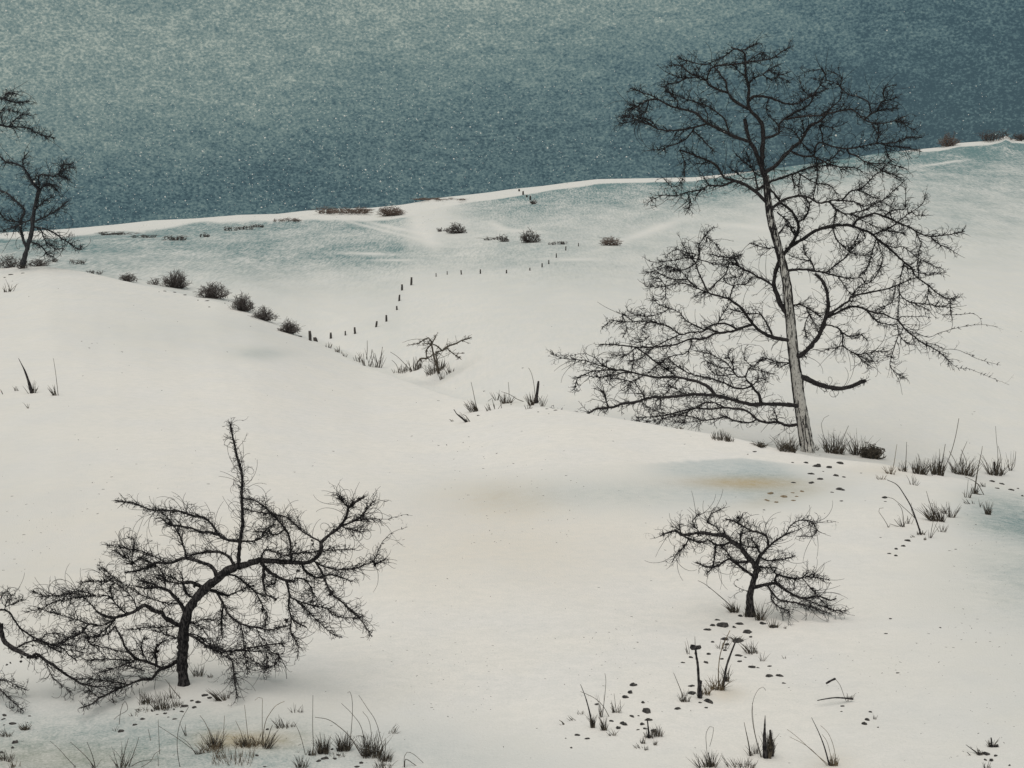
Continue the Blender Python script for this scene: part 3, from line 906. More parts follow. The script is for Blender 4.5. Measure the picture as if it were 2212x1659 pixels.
CROOKED = [
    (20, 14, 'H 2040,1340 2022,1250 2015,1100 2025,900 2030,720 J 1790,1000 1830,900 1900,800 2000,700 2100,620 K 250,950 350,905'),
    (12, 6, 'K 340,905 450,880 590,840 750,850 900,860 1050,860 1130,820 1190,740 1190,660'), (6, 3.5, 'K 1190,660 1260,600 1380,500 1440,400 1460,320 1550,250 1620,210'),
    (8, 3, 'K 380,890 385,750 400,600 420,500 415,350 410,200 410,0 P 512,985 502,940 497,915'),
    (6, 3, 'K 340,890 280,800 200,760 80,755 J 1850,330 1790,380'), (6, 2.5, 'K 385,660 280,640 180,590 80,560 I 1935,1460 1850,1420 1750,1400 1600,1380 1500,1300'), (4.5, 2, 'I 2140,1500 2060,1370 1980,1300 1850,1280 1700,1230 1500,1220 1380,1210 1200,1140 1000,1110'),
    (3.5, 2, 'K 410,660 500,650 600,620 650,540 740,480'), (4.5, 2.2, 'K 890,860 895,760 885,640 840,530 760,440 700,380 600,290 540,250 430,230'), (3, 1.6, 'K 830,530 740,590 620,560 520,560'),
    (4, 1.8, 'K 1170,660 1080,600 1000,550 900,450 800,400 600,370 430,330'), (3.5, 1.6, 'K 590,830 640,740 720,750 820,790 950,770 1150,755 1350,735 1520,730'),
    (4, 1.5, 'K 1390,510 1520,450 1600,390 1650,320 1720,250'), (2.4, 1.3, 'K 1520,460 1700,430'), (1.5, 0.7, 'K 1700,430 1850,430 2000,390 2090,400'), (4, 1.5, 'K 1450,320 1390,250 1340,180'), (2.6, 1.5, 'K 1400,510 1500,540 1630,560'),
    (3.6, 1.4, 'K 1110,850 1200,890 1350,930 1500,920 1600,890 1700,850 1740,770'), (1.9, 0.8, 'K 1740,770 1800,650 1900,560 2040,510'), (3, 2, 'K 1690,860 1740,870 1830,820'),
    (4.5, 1.6, 'K 1130,840 1200,960 1240,1060 1300,1170 1400,1250 1480,1330 1580,1430 1690,1590'), (5, 1.8, 'K 980,875 1050,960 1150,1010 1210,1000 1290,980 1400,1010 1500,1050'),
    (7.5, 4, 'K 600,845 650,930 740,990 850,1040 930,1050'), (3.5, 1.8, 'K 930,1040 930,1010 1030,1030 1090,1100 1110,1200 1090,1260'),
    (5, 2.2, 'K 840,1040 870,1130 880,1200 870,1300 900,1400 950,1450 1050,1500'), (4, 1.6, 'K 880,1190 1000,1250 1150,1290 1250,1310 1300,1370 1400,1400 1580,1400'), (3.4, 1.4, 'K 930,1220 1050,1330 1150,1430 1300,1560 1400,1600'),
    (6, 2.4, 'K 630,900 620,1000 630,1120 660,1180 750,1220'), (4, 2.2, 'K 200,1000 300,980 380,1010 480,1090 550,1150 650,1200'), (3, 1.6, 'K 550,1160 600,1250 640,1350 650,1480'),
    (7, 4, 'J 1745,645 1830,630 1950,680 2050,720 2212,770 K 200,1170 280,1185'), (3, 1.6, 'K 280,1180 400,1130 500,1090'), (5, 2, 'K 160,1150 230,1270 280,1370 400,1460 550,1500 700,1520 850,1480'), (3.8, 1.8, 'K 220,1280 210,1450 220,1590'),
    (5, 4, 'J 1745,640 1790,760 1850,800'), (3, 1.6, 'J 1745,640 1740,560 1720,520'), (3, 1.6, 'J 1720,640 1650,590 1580,560'), (3, 1.6, 'J 1730,650 1560,625 1400,560'),
    (8, 3, 'J 1785,980 1720,870 1650,790 1560,710 1450,690 1330,700 1220,670'), (3.4, 2, 'J 1500,700 1380,640 1230,600'), (3, 1.8, 'J 1560,700 1540,580 1480,470 1350,450'),
    (8, 3, 'J 2120,590 2080,480 1980,420 1850,380 1750,370 1600,420 1450,420 1300,490 1100,530'), (4, 2, 'J 1770,370 1760,250 1700,100 1600,-50 1500,-150'),
    (9, 4, 'J 1760,1120 1650,1080 1550,1030 1520,970 1430,950 1320,890 1200,960 1050,1010 920,1020 800,960'), (3, 1.5, 'J 800,960 700,850 600,770 400,770'), (3.6, 1.8, 'J 1020,1020 940,1110 800,1220 690,1240'),
    (2.4, 1.1, 'J 1000,870 900,780 650,790 400,830 170,920 0,970'), (3, 1.5, 'J 1120,990 1000,870 940,720 980,650'), (2.8, 1.4, 'J 1250,920 1180,800 1000,640 850,620 600,630'), (2.6, 1.4, 'J 1540,860 1300,780 1100,660 1000,590 800,430'),
    (2.8, 1.4, 'J 1000,1080 850,1110 700,1090 550,1040 400,1000 180,930'), (2.6, 1.5, 'J 700,1080 640,1180 500,1240 350,1320'), (3, 1.6, 'J 1520,860 1640,870'), (2.6, 1.4, 'J 780,760 600,730 400,780 200,780 60,720'),
    (2.6, 1.4, 'J 1180,380 1200,250 1210,170 1120,120'), (3.6, 2, 'J 1420,430 1330,390 1270,370 1170,440'), (2.4, 1.3, 'J 1580,400 1300,290 1100,260 900,220'), (2.6, 1.3, 'J 1300,440 1100,350 950,270'),
    (8, 3, 'H 1995,880 1980,1050 1900,1130 1800,1170 1700,1130 1600,1090 1500,1060 1400,960 1350,850 1270,700'), (6, 2, 'H 1850,1160 1750,1200 1680,1290 1580,1290 1450,1340 1300,1400 1200,1450 1100,1500 1000,1570 880,1610'),
    (2.6, 1.4, 'H 1400,1340 1200,1310 1000,1290 880,1280'), (2.6, 1.4, 'H 1550,1060 1400,1080 1200,1070 950,1075'), (2.6, 1.4, 'H 1500,1090 1400,1120 1250,1170 1060,1230'), (4.5, 2, 'H 1720,1150 1720,1050 1710,970 1770,900 1840,850'),
    (2.4, 1.3, 'H 1290,700 1200,780 1050,830 960,820 1000,900 1200,950 1420,1000'), (2.6, 1.4, 'H 1650,1080 1560,950 1580,850 1660,840'), (2.6, 1.4, 'H 1990,720 1800,715 1600,720 1400,750'), (2.6, 1.4, 'H 1990,850 1850,800 1700,760'),
    (2.4, 1.2, 'H 1100,1500 1000,1430 950,1425'), (2.6, 1.4, 'H 1600,1200 1500,1170 1400,1140'),
    (5, 2, 'J 1800,1190 1900,1260 2000,1330 2130,1400 L 100,190 250,260 400,240 640,200 830,180'), (3, 1.4, 'J 1810,1180 1900,1220 2050,1330 2212,1450 L 300,330'), (2.4, 1.2, 'L 250,270 320,370 330,450 365,730'), (2.4, 1.2, 'L 320,260 600,260 780,300 680,420 450,310'),
    (3, 1.4, 'K 900,1400 890,1500 L 900,100 960,180 960,330'), (2.6, 1.3, 'J 1790,1070 1900,1080 1940,1040'), (2.6, 1.3, 'J 1800,1100 1900,1110 1980,1160'), (3, 1.4, 'K 390,1460 420,1560 L 430,200 470,480'), (2.4, 1.3, 'K 540,1500 600,1600 L 660,180 640,490'),
    (3, 1.5, 'K 730,980 740,1060 660,1090'), (2.6, 1.4, 'K 0,1400 100,1420 200,1440'),
]
make_tree('bare_tree', 'bent dark leafless tree leaning right with dense curly twigs at lower left', 'tree', (398, 1479), CROOKED, 12, M_DARK, M_TWIG,
          group='bare winter trees', dens=3.2, tl=92, curl=1.6, spread=0.5, tip=6, whip=8, rmul=1.2,
          clumps=(('K', 1395, 240, 90), ('K', 1500, 295, 120), ('K', 1560, 240, 70), ('K', 1600, 395, 90), ('K', 1640, 330, 60), ('K', 1720, 875, 110), ('K', 615, 1335, 80), ('K', 740, 1225, 46), ('K', 525, 1090, 46), ('K', 920, 755, 40),
                  ('K', 1100, 645, 40), ('K', 1105, 680, 34), ('K', 940, 672, 34), ('K', 962, 940, 60), ('K', 1285, 1170, 90), ('K', 850, 1430, 90), ('H', 1735, 985, 130), ('J', 1270, 372, 90), ('J', 1180, 430, 80), ('J', 1870, 680, 60), ('H', 1400, 565, 50), ('L', 55, 210, 70), ('L', 305, 285, 60), ('H', 1045, 695, 36)))

EDGE = [
    (15, 12, 'H -220,1700 -190,1200 -80,800 0,680'), (12, 8, 'H 0,680 40,850 130,940 250,1000 350,1050'), (8, 3, 'H 350,1040 400,1010 500,1080 600,1140 700,1220 800,1280 900,1340 1020,1360'),
    (5, 2.4, 'H 170,940 280,890 400,860 500,890 580,950 680,990'), (4.5, 2, 'H -60,560 0,520 100,550 170,650 240,740 400,840 550,900 700,950 760,1020 850,1080'), (3.4, 1.5, 'H -190,1250 0,1300 80,1310 200,1370 300,1410'),
    (4, 1.5, 'H -190,1300 -60,1350 80,1480 200,1590 250,1640'), (2.4, 1.3, 'H 600,930 750,860 900,770 970,700'), (2.4, 1.3, 'H 700,950 900,990 1030,1005'), (2.4, 1.2, 'H 560,900 750,910 980,960'),
    (2.4, 1.3, 'H 30,530 80,420 130,370 90,320 20,340 10,400'), (2.4, 1.3, 'H 450,870 500,800 620,780 720,810'), (2.4, 1.2, 'H 900,1345 1050,1375 1300,1350'), (2.2, 1.2, 'H 500,1090 580,1270 700,1370 800,1440'), (2.2, 1.1, 'H 60,500 160,450 260,400'),
]
make_tree('bare_tree', 'dark bare tree cut off by the left edge, its limbs drooping right', 'tree', (-60, 1500), EDGE, 23, M_DARK, M_TWIG,
          group='bare winter trees', dens=2.8, tl=88, curl=1.6, spread=0.45, tip=7, whip=2.5,
          clumps=(('H', 400, 1050, 90), ('H', 240, 1045, 44), ('H', 305, 1055, 44), ('H', 230, 1095, 44), ('H', 360, 918, 36), ('H', 290, 930, 30), ('H', 75, 1130, 36), ('H', 115, 1110, 30)))

SMALL = [
    (14, 10, 'M 1112,1250 1100,1100 1120,980 1160,850 1190,770'), (11, 4, 'M 1190,770 1130,680 1050,590 1000,520 900,460 840,400 700,380 550,360 400,385 340,380'),
    (4.5, 1.6, 'M 340,380 290,340 200,360 130,390'), (1.5, .7, 'M 130,390 60,420 0,430'), (4, 2.5, 'M 340,380 430,430 550,470 620,450'), (2.4, 1.2, 'M 430,440 380,510 300,590 240,690'), (5, 3, 'M 850,410 830,370 815,330'), (3, 2, 'M 340,370 330,300 320,270'),
    (4.5, 2.5, 'M 880,490 800,500 730,495 680,460 625,430'), (3.4, 1.6, 'M 720,495 715,600 690,750 620,820'), (6, 2.4, 'M 1165,830 1040,770 950,700 870,650 830,670 760,720 680,745 600,730 510,690'), (5, 2, 'M 1110,690 970,690 900,650 850,570 800,520'),
    (7, 2, 'M 1185,730 1210,630 1260,570 1340,490 1420,430 1500,380 1600,345'), (1.5, .7, 'M 1600,345 1750,280 1900,240 2000,230 2090,250'), (4.5, 2, 'M 1320,500 1290,400 1200,360 1100,330 1000,270 900,220 830,210'), (4, 2, 'M 1220,580 1170,500 1120,430 1050,420'),
    (3.5, 1.6, 'M 1190,530 1100,520 1000,490'), (4, 1.8, 'M 1220,640 1300,670 1450,660 1550,640 1610,610'), (4.5, 2, 'M 1190,740 1300,750 1410,750'), (4, 2, 'M 1000,500 1000,420 1020,350'), (3.2, 1.4, 'M 950,240 1010,200 1030,150'),
    (7, 2.5, 'M 1140,970 1260,940 1390,920 1450,960 1550,1030 1700,1090 1850,1060 2000,1110 2060,1090'), (4.5, 2, 'M 1395,920 1400,830 1500,850 1650,870 1750,800'), (2.4, 1.2, 'M 1650,870 1800,850 1990,890'), (2.6, 1.2, 'M 1700,1090 1850,1150 2050,1220 2180,1220'),
    (4, 1.4, 'M 1290,960 1350,1020 1440,1110 1600,1130 1800,1190 2010,1260'), (2.8, 1.2, 'M 1330,1020 1340,1100 1450,1200 1540,1230 1540,1300'), (2.6, 1.3, 'M 1400,830 1340,760 1310,700'), (2.4, 1.2, 'M 1680,880 1800,1000 1990,1220'),
    (2.2, 1, 'M 1500,400 1560,280 1680,220 1800,250 1840,340 1800,400 1650,400'), (2.2, 1, 'M 800,380 740,300 650,260 660,170 800,95'), (2.2, 1, 'M 550,360 470,250 530,160 580,150'), (1.8, 1, 'M 1100,1000 960,960 930,900 1000,870'),
]
make_tree('crooked_shrub', 'small dark windblown tree with flat spreading crown standing right of centre in the snow', 'small tree', (1620, 1330), SMALL, 31, M_DARK, M_TWIG,
          dens=3.0, tl=76, curl=1.6, spread=0.5, tip=4, whip=6, rmul=1.25, clumps=(('M', 1210, 770, 150), ('M', 550, 370, 90), ('M', 380, 500, 60), ('M', 980, 200, 90), ('M', 150, 380, 60)))

FARL = [
    (9, 7, 'N 165,1400 200,1280 230,1180 240,1090 250,1000 290,850'), (7, 3, 'N 290,850 240,790 200,720 170,680 100,650 20,650'), (7, 3, 'N 195,1275 160,1170 150,1080 180,1000 120,930 50,870 -20,850'),
    (4, 2, 'N 290,840 290,740 400,745 480,690 560,685'), (4, 2, 'N 235,1110 350,1140 450,1200 520,1245 590,1290 600,1260'), (4, 2, 'N 230,1220 300,1260 350,1320 400,1340'), (4, 2, 'N 250,1090 400,1010 500,930'), (3, 2, 'N 180,690 170,620 200,580'),
    (3, 2, 'N 150,1080 50,1070 -20,1000'), (3.4, 2, 'N 285,850 360,800 430,860'), (3, 2, 'N 250,1010 340,920 400,900'), (3, 2, 'N 240,1060 120,1110 20,1150'), (3, 2, 'N 300,1150 340,1230 420,1290 460,1280'), (4, 3, 'N 60,650 -60,520 -80,350 -60,200'),
    (4, 2, 'N -80,350 0,370 60,380 200,390 300,440 410,465'), (4, 2, 'N -60,200 0,170 100,200 220,195'), (3, 1.6, 'N 40,180 60,130 150,150'), (3, 1.6, 'N 60,380 160,290 220,300'), (3, 1.6, 'N 20,370 0,270 60,260 160,280'), (3, 1.8, 'N 220,740 260,800 380,820'), (3, 1.8, 'N 420,745 500,770'), (3, 1.8, 'N 440,720 470,660 530,660'),
]
make_tree('bare_tree', 'distant bare tree rising into the sky from the crest at the left edge', 'tree', (49, 578), FARL, 41, M_FARTREE, M_FARTREE,
          group='bare winter trees', dens=5.0, tl=64, curl=1.3, spread=0.4, tip=12, whip=3, tw_r=0.85, base_d=108)

WIND = [
    (4.5, 3.5, 'Q 630,470 600,380 575,290 555,190'), (3.6, 3, 'Q 625,465 612,370 600,270 660,255 700,220'), (4.5, 2, 'Q 670,250 710,215 800,180 850,150 950,120'), (4, 2, 'Q 660,250 600,200 530,180 490,180'), (4, 1.6, 'Q 560,170 530,125 480,140 430,180 350,195'),
    (3, 1.5, 'Q 700,230 760,275 850,340'), (3, 2, 'Q 560,180 510,240 510,330 570,290'), (4, 3, 'Q 500,335 440,330 410,380'), (2.4, 1.5, 'Q 560,170 600,100'), (2, 1.2, 'Q 840,155 940,180'), (2, 1.2, 'Q 630,280 680,320'), (2, 1.2, 'Q 760,275 880,280'),
]
make_tree(
    'crooked_shrub', 'tiny windswept shrub with horizontal crown in the hollow between the hills', 'shrub', (950, 806), WIND, 51, M_GRASS, M_GRASS,
    dens=2.4, tl=34, curl=1.2, spread=0.4, tip=6, tw_r=0.8)


# ------------------------------------------------------------------ bushes
def bush(u, v, w, h, mat, label, seed, n=90, name='bush', group=None, cat='bush', lean=0.0, d=None, thick=1.0):
    rng = random.Random(seed)
    g = ground_at(u, v) if d is None else at(u, v, d)
    upx = g.y / FP
    tb = Tubes()
    for i in range(n):
        a = rng.uniform(-1, 1)
        x0 = (rng.gauss(0, 0.16) if h > w * 0.4 else rng.uniform(-.45, .45)) * w * upx
        el = rng.uniform(0.08, 1.0)
        rx = a * w * 0.5 * upx
        if h <= w * 0.4:
            rx = x0 + rng.gauss(0, .07) * w * upx
            rx = max(-w * .5 * upx, min(w * .5 * upx, rx))
        top = math.sqrt(max(0.05, 1 - a * a)) * h * upx * rng.uniform(0.55, 1.05) * el ** 0.3
        yb = rng.uniform(-0.4, 0.4) * w * upx
        p0 = g + Vector((x0, yb * 0.25, -0.03))
        p3 = g + Vector((rx + lean * top, yb, top))
        p1 = p0.lerp(p3, 0.35) + Vector((rx * 0.15, 0, top * 0.12))
        p2 = p0.lerp(p3, 0.7) + Vector((rx * 0.12 + rng.gauss(0, .05) * w * upx, rng.gauss(0, .05) * w * upx, top * 0.10))
        r = 0.55 * NP * upx * 1.9 * thick
        tb.tube([p0, p1, p2, p3], [r, r * .9, r * .7, r * .4], 3, cap=False)
        for _ in range(3):
            q = p1.lerp(p3, rng.random())
            e = q + Vector((rng.gauss(0, .10) * w * upx, rng.gauss(0, .1) * w * upx, rng.uniform(-0.05, .22) * h * upx))
            tb.tube([q, q.lerp(e, .5) + Vector((0, 0, .03 * h * upx)), e], [r * .7, r * .6, r * .35], 3, cap=False)
    o = tb.build(name, mat, None, tuple(g))
    return tag(o, label, cat, group)


BU = [(275, 608, 40, 22, M_BUSH, 'small dark twiggy bush, leftmost of the line along the near crest', 60),
      (333, 615, 26, 20, M_BUSH, 'faint pale twiggy bush just left of the largest round one', 26),
      (380, 622, 58, 42, M_BUSH, 'round dark twiggy bush, tallest of the line along the near crest', 130),
      (459, 644, 68, 40, M_BUSH, 'wide dark dome shaped bush, next right of the tallest one', 130),
      (525, 672, 52, 44, M_BUSH, 'dark bush with heavy leftward base, halfway down the crest line', 120),
      (571, 692, 54, 36, M_BUSH, 'open twiggy bush touching the heavy based one on the crest', 90),
      (625, 720, 50, 34, M_BUSH, 'low dark bush beside the thick leftmost fence post', 100)]
for i, (u, v, w, h, m, l, n) in enumerate(BU):
    bush(u, v, w, h, m, l, 100 + i, n, group='bushes along the near crest', thick=0.95)
FAR = [(741, 461, 104, 16, M_REDBUSH, 'long low reddish thicket lying on the far skyline', 120, 'thicket'),
       (845, 466, 62, 26, M_REDBUSH, 'reddish twiggy bush on the skyline where the ridge rises', 90, 'bush'),
       (985, 504, 46, 26, M_BUSH, 'grey bush on far slope, left of the white drift', 60, 'bush'),
       (958, 500, 26, 10, M_BUSH, 'very low scrub touching the grey far bush', 20, 'bush'),
       (1145, 524, 48, 32, M_BUSH, 'round grey bush in middle of far slope beside low scrub', 70, 'bush'),
       (1087, 522, 26, 18, M_BUSH, 'narrow upright scrub left of the round far bush', 26, 'bush'),
       (1062, 518, 40, 8, M_BUSH, 'thin line of low scrub on the far slope', 24, 'bush'),
       (1205, 528, 40, 9, M_BUSH, 'low scrub at upper end of the fence post line', 26, 'bush'),
       (1318, 530, 54, 22, M_REDBUSH, 'pale brown bush alone right of the fence line', 60, 'bush'),
       (255, 507, 70, 8, M_BUSH, 'faint low scrub on far hillside behind the left crest', 34, 'bush'),
       (312, 513, 50, 8, M_BUSH, 'faint scrub just left of the dark far clump', 24, 'bush'),
       (378, 519, 44, 14, M_BUSH, 'dark clump of scrub on the left far hillside', 44, 'bush'),
       (440, 512, 26, 9, M_BUSH, 'small dark clump between two scrub patches on left hillside', 20, 'bush'),
       (499, 498, 30, 10, M_BUSH, 'dark clump of far scrub, left of its touching neighbours', 26, 'bush'),
       (531, 496, 30, 11, M_BUSH, 'dark clump of far scrub between two others', 30, 'bush'),
       (556, 491, 26, 9, M_BUSH, 'dark clump of far scrub nearest the reddish thicket', 26, 'bush'),
       (620, 478, 60, 9, M_REDBUSH, 'faint brown scrub sloping up towards the skyline thicket', 30, 'bush'),
       (950, 432, 110, 5, M_REDBUSH, 'thin dark scrub line under the white ridge rim', 36, 'bush'),
       (1153, 441, 20, 12, M_BUSH, 'tiny bush below the posts on the far ridge', 20, 'bush'),
       (2050, 306, 46, 30, M_REDBUSH, 'blurred brown bush on the right skyline', 60, 'bush'),
       (2150, 301, 72, 26, M_BUSH, 'dark scrub behind the snow lump on right skyline', 60, 'bush'),
       (2203, 301, 40, 22, M_BUSH, 'dark scrub at the far right end of the skyline', 30, 'bush')]
for i, (u, v, w, h, m, l, n, nm) in enumerate(FAR):
    bush(u, v, w, h, m, l, 200 + i, n, name=nm, group='scrub on the far hills', thick=1.0)
# scrub round the foot of the far left tree
for i, (u, v, w, h, l) in enumerate(((20, 578, 50, 34, 'upright scrub at left edge beside the distant tree'), (48, 580, 26, 30, 'scrub wrapped round the foot of the distant tree'),
                                     (85, 575, 50, 22, 'dark scrub just right of the distant tree foot'), (118, 566, 16, 12, 'small dark tuft of scrub right of distant tree'),
                                     (205, 592, 34, 10, 'faint low scrub on crest between tree and bushes'), (165, 570, 40, 12, 'faint scrub beside the snow lump on the left crest'))):
    bush(u, v, w, h, M_BUSH, l, 300 + i, 46 if h > 15 else 20, group='scrub round the distant left tree')


# ------------------------------------------------------------------ fence posts
ORD = ['first', 'second', 'third', 'fourth', 'fifth', 'sixth', 'seventh', 'eighth', 'ninth', 'tenth', 'eleventh', 'twelfth', 'thirteenth', 'fourteenth', 'fifteenth', 'sixteenth', 'seventeenth', 'eighteenth', 'nineteenth', 'twentieth', 'twenty-first', 'twenty-second', 'twenty-third', 'twenty-fourth', 'twenty-fifth', 'twenty-sixth', 'twenty-seventh', 'twenty-eighth', 'twenty-ninth', 'thirtieth', 'thirty-first', 'thirty-second', 'thirty-third', 'thirty-fourth', 'thirty-fifth', 'thirty-sixth']
POSTS = [(65, 1125, 62, 20, 2), (98, 1130, 26, 26, 10), (195, 1112, 38, 15, 0), (287, 1092, 28, 10, 0), (348, 1082, 42, 15, 3), (480, 1040, 38, 14, -10), (546, 1005, 42, 13, 0), (612, 932, 26, 12, 0), (627, 875, 40, 13, -4), (645, 808, 38, 14, 0), (702, 775, 50, 14, -4),
         (860, 722, 24, 6, 0), (930, 708, 22, 6, 0), (1020, 708, 28, 9, 6), (1140, 703, 28, 9, 0), (1305, 700, 22, 10, 0), (1453, 683, 18, 8, 0), (1530, 662, 26, 10, 0), (1572, 642, 26, 9, 0), (1620, 602, 28, 8, 0), (1680, 556, 26, 9, 0), (1760, 530, 22, 6, 0)]
RPOSTS = [(1385, 182, 14, 12, 0), (1410, 204, 22, 12, 0), (1433, 219, 14, 12, 0), (1455, 238, 28, 12, 0)]


def post(rec, label, group, seed):
    x, y, h, w, lean = rec
    rng = random.Random(seed)
    u, v = parse('W %d,%d' % (x, y))[0]
    g = ground_at(u, v)
    m = g.y / FP * NP * 1400 / 2212      # metres per crop px
    hh, r = h * m, w * m * 0.5
    ln = math.tan(math.radians(lean)) * hh
    root = bpy.data.objects.new('fence_post', None)
    COL.objects.link(root)
    root.location = g
    tag(root, label, 'fence post', group)
    tb = Tubes()
    pts = [g + Vector((0, 0, -0.25)), g + Vector((-ln * .05, 0, 0)), g + Vector((-ln * .5, 0, hh * .5)), g + Vector((-ln, 0, hh))]
    random.seed(seed)
    tb.tube(pts, [r * .9, r, r * .95, r * .8], 7, rough=0.16)
    tb.build('post', M_POST, root)
    tb = Tubes()
    top = pts[-1]
    tb.tube([top, top + Vector((0, 0, r * .35)), top + Vector((0, 0, r * .6))], [r * .8, r * .7, r * .2], 7)
    tb.build('snow_cap', bpy.data.materials['snow'], root)
    return root


for i, rec in enumerate(POSTS):
    if i == 0:
        lab = 'thickest dark fence post, standing at the left end of the curving row'
    elif i == 1:
        lab = 'short leaning stump touching the thickest fence post'
    elif i == 10:
        lab = 'tall cross topped fence post at the bend of the curving row'
    elif i < 11:
        lab = 'small dark fence post, %s from left in row climbing to the bend' % ORD[i]
    else:
        lab = 'faint distant fence post, %s right of the bend post in the row' % ORD[i - 11]
    post(rec, lab, 'fence posts along the curving field boundary', 400 + i)
for i, rec in enumerate(RPOSTS):
    post(rec, 'tiny dark fence post on the far ridge, %s from the skyline down' % ORD[i], 'fence posts on the far ridge', 430 + i)


# ------------------------------------------------------------------ grass tufts, stalks and stakes
def tuft(crop, x, y, w, h, n, label, seed, mat=None, lean=0.0, stalks=(), fan=0.6, curl=0.25, thick=1.0, group='grass tufts in the snow', name='grass_tuft', cat='grass tuft', droop=0.0):
    """w, h in crop px; stalks: (r, trace) long single stems traced from the foot"""
    mat = mat or M_GRASS
    rng = random.Random(seed)
    sc = CR[crop][2]
    u, v = parse('%s %d,%d' % (crop, x, y))[0]
    g = ground_at(u, v)
    m = g.y / FP * NP          # metres per 4096 px
    W_, H_ = w * sc * m * 0.8, h * sc * m * 1.6
    rb = 1.2 * m * thick
    tb = Tubes()
    for i in range(n):
        x0 = rng.uniform(-0.5, 0.5) * W_
        y0 = rng.uniform(-0.35, 0.35) * W_
        hh = H_ * rng.uniform(0.25, 1.0) * (1 - 0.35 * abs(x0) / (W_ * 0.5 + 1e-6))
        dx = (rng.gauss(0, 0.35) * fan + lean + x0 / (W_ + 1e-6) * fan * 1.2) * hh
        dy = rng.gauss(0, 0.25) * fan * hh
        gp = ground_under(g.x + x0, g.y + y0)
        p0 = Vector((g.x + x0, g.y + y0, gp.z - 0.02))
        c = rng.gauss(0, curl) * hh
        pts = []
        for j in range(5):
            t = j / 4
            pts.append(p0 + Vector((dx * t + c * t * t * 0.6, dy * t, hh * (t - (droop + abs(c) / hh * .3) * t * t * 0.5))))
        tb.tube(pts, [rb, rb, rb * .8, rb * .6, rb * .25], 3, cap=False)
    if not stalks and n:
        o = tb.build(name, mat, None, tuple(g))
        return tag(o, label, cat, group)
    root = bpy.data.objects.new(name, None)
    COL.objects.link(root)
    root.location = g
    tag(root, label, cat, group)
    if n:
        tb.build('blades', mat, root)
    for s in stalks:
        r0, r1, tr = s[:3]
        uv = parse(crop + ' ' + tr)
        off = rng.uniform(-0.3, 0.3) * 0.3
        P3 = [at(uu, vv, g.y + off * i) for i, (uu, vv) in enumerate(uv)]
        if len(s) < 4:
            gp = ground_under(P3[0].x, P3[0].y)
            P3[0].z = gp.z - 0.03 if abs(P3[0].z - gp.z) < 0.5 else P3[0].z
        pts = smooth_line(P3, 7 * g.y / FP)
        k = len(pts)
        rad = [(r0 + (r1 - r0) * i / (k - 1)) * m for i in range(k)]
        if r0 > 4:
            rad = [a * (1 + rng.uniform(-.15, .15)) for a in rad]
        t2 = Tubes()
        t2.tube(pts, rad, 5 if r0 > 3 else 3)
        t2.build('stalk', mat if r0 < 4 else M_DARK, root)
    return root


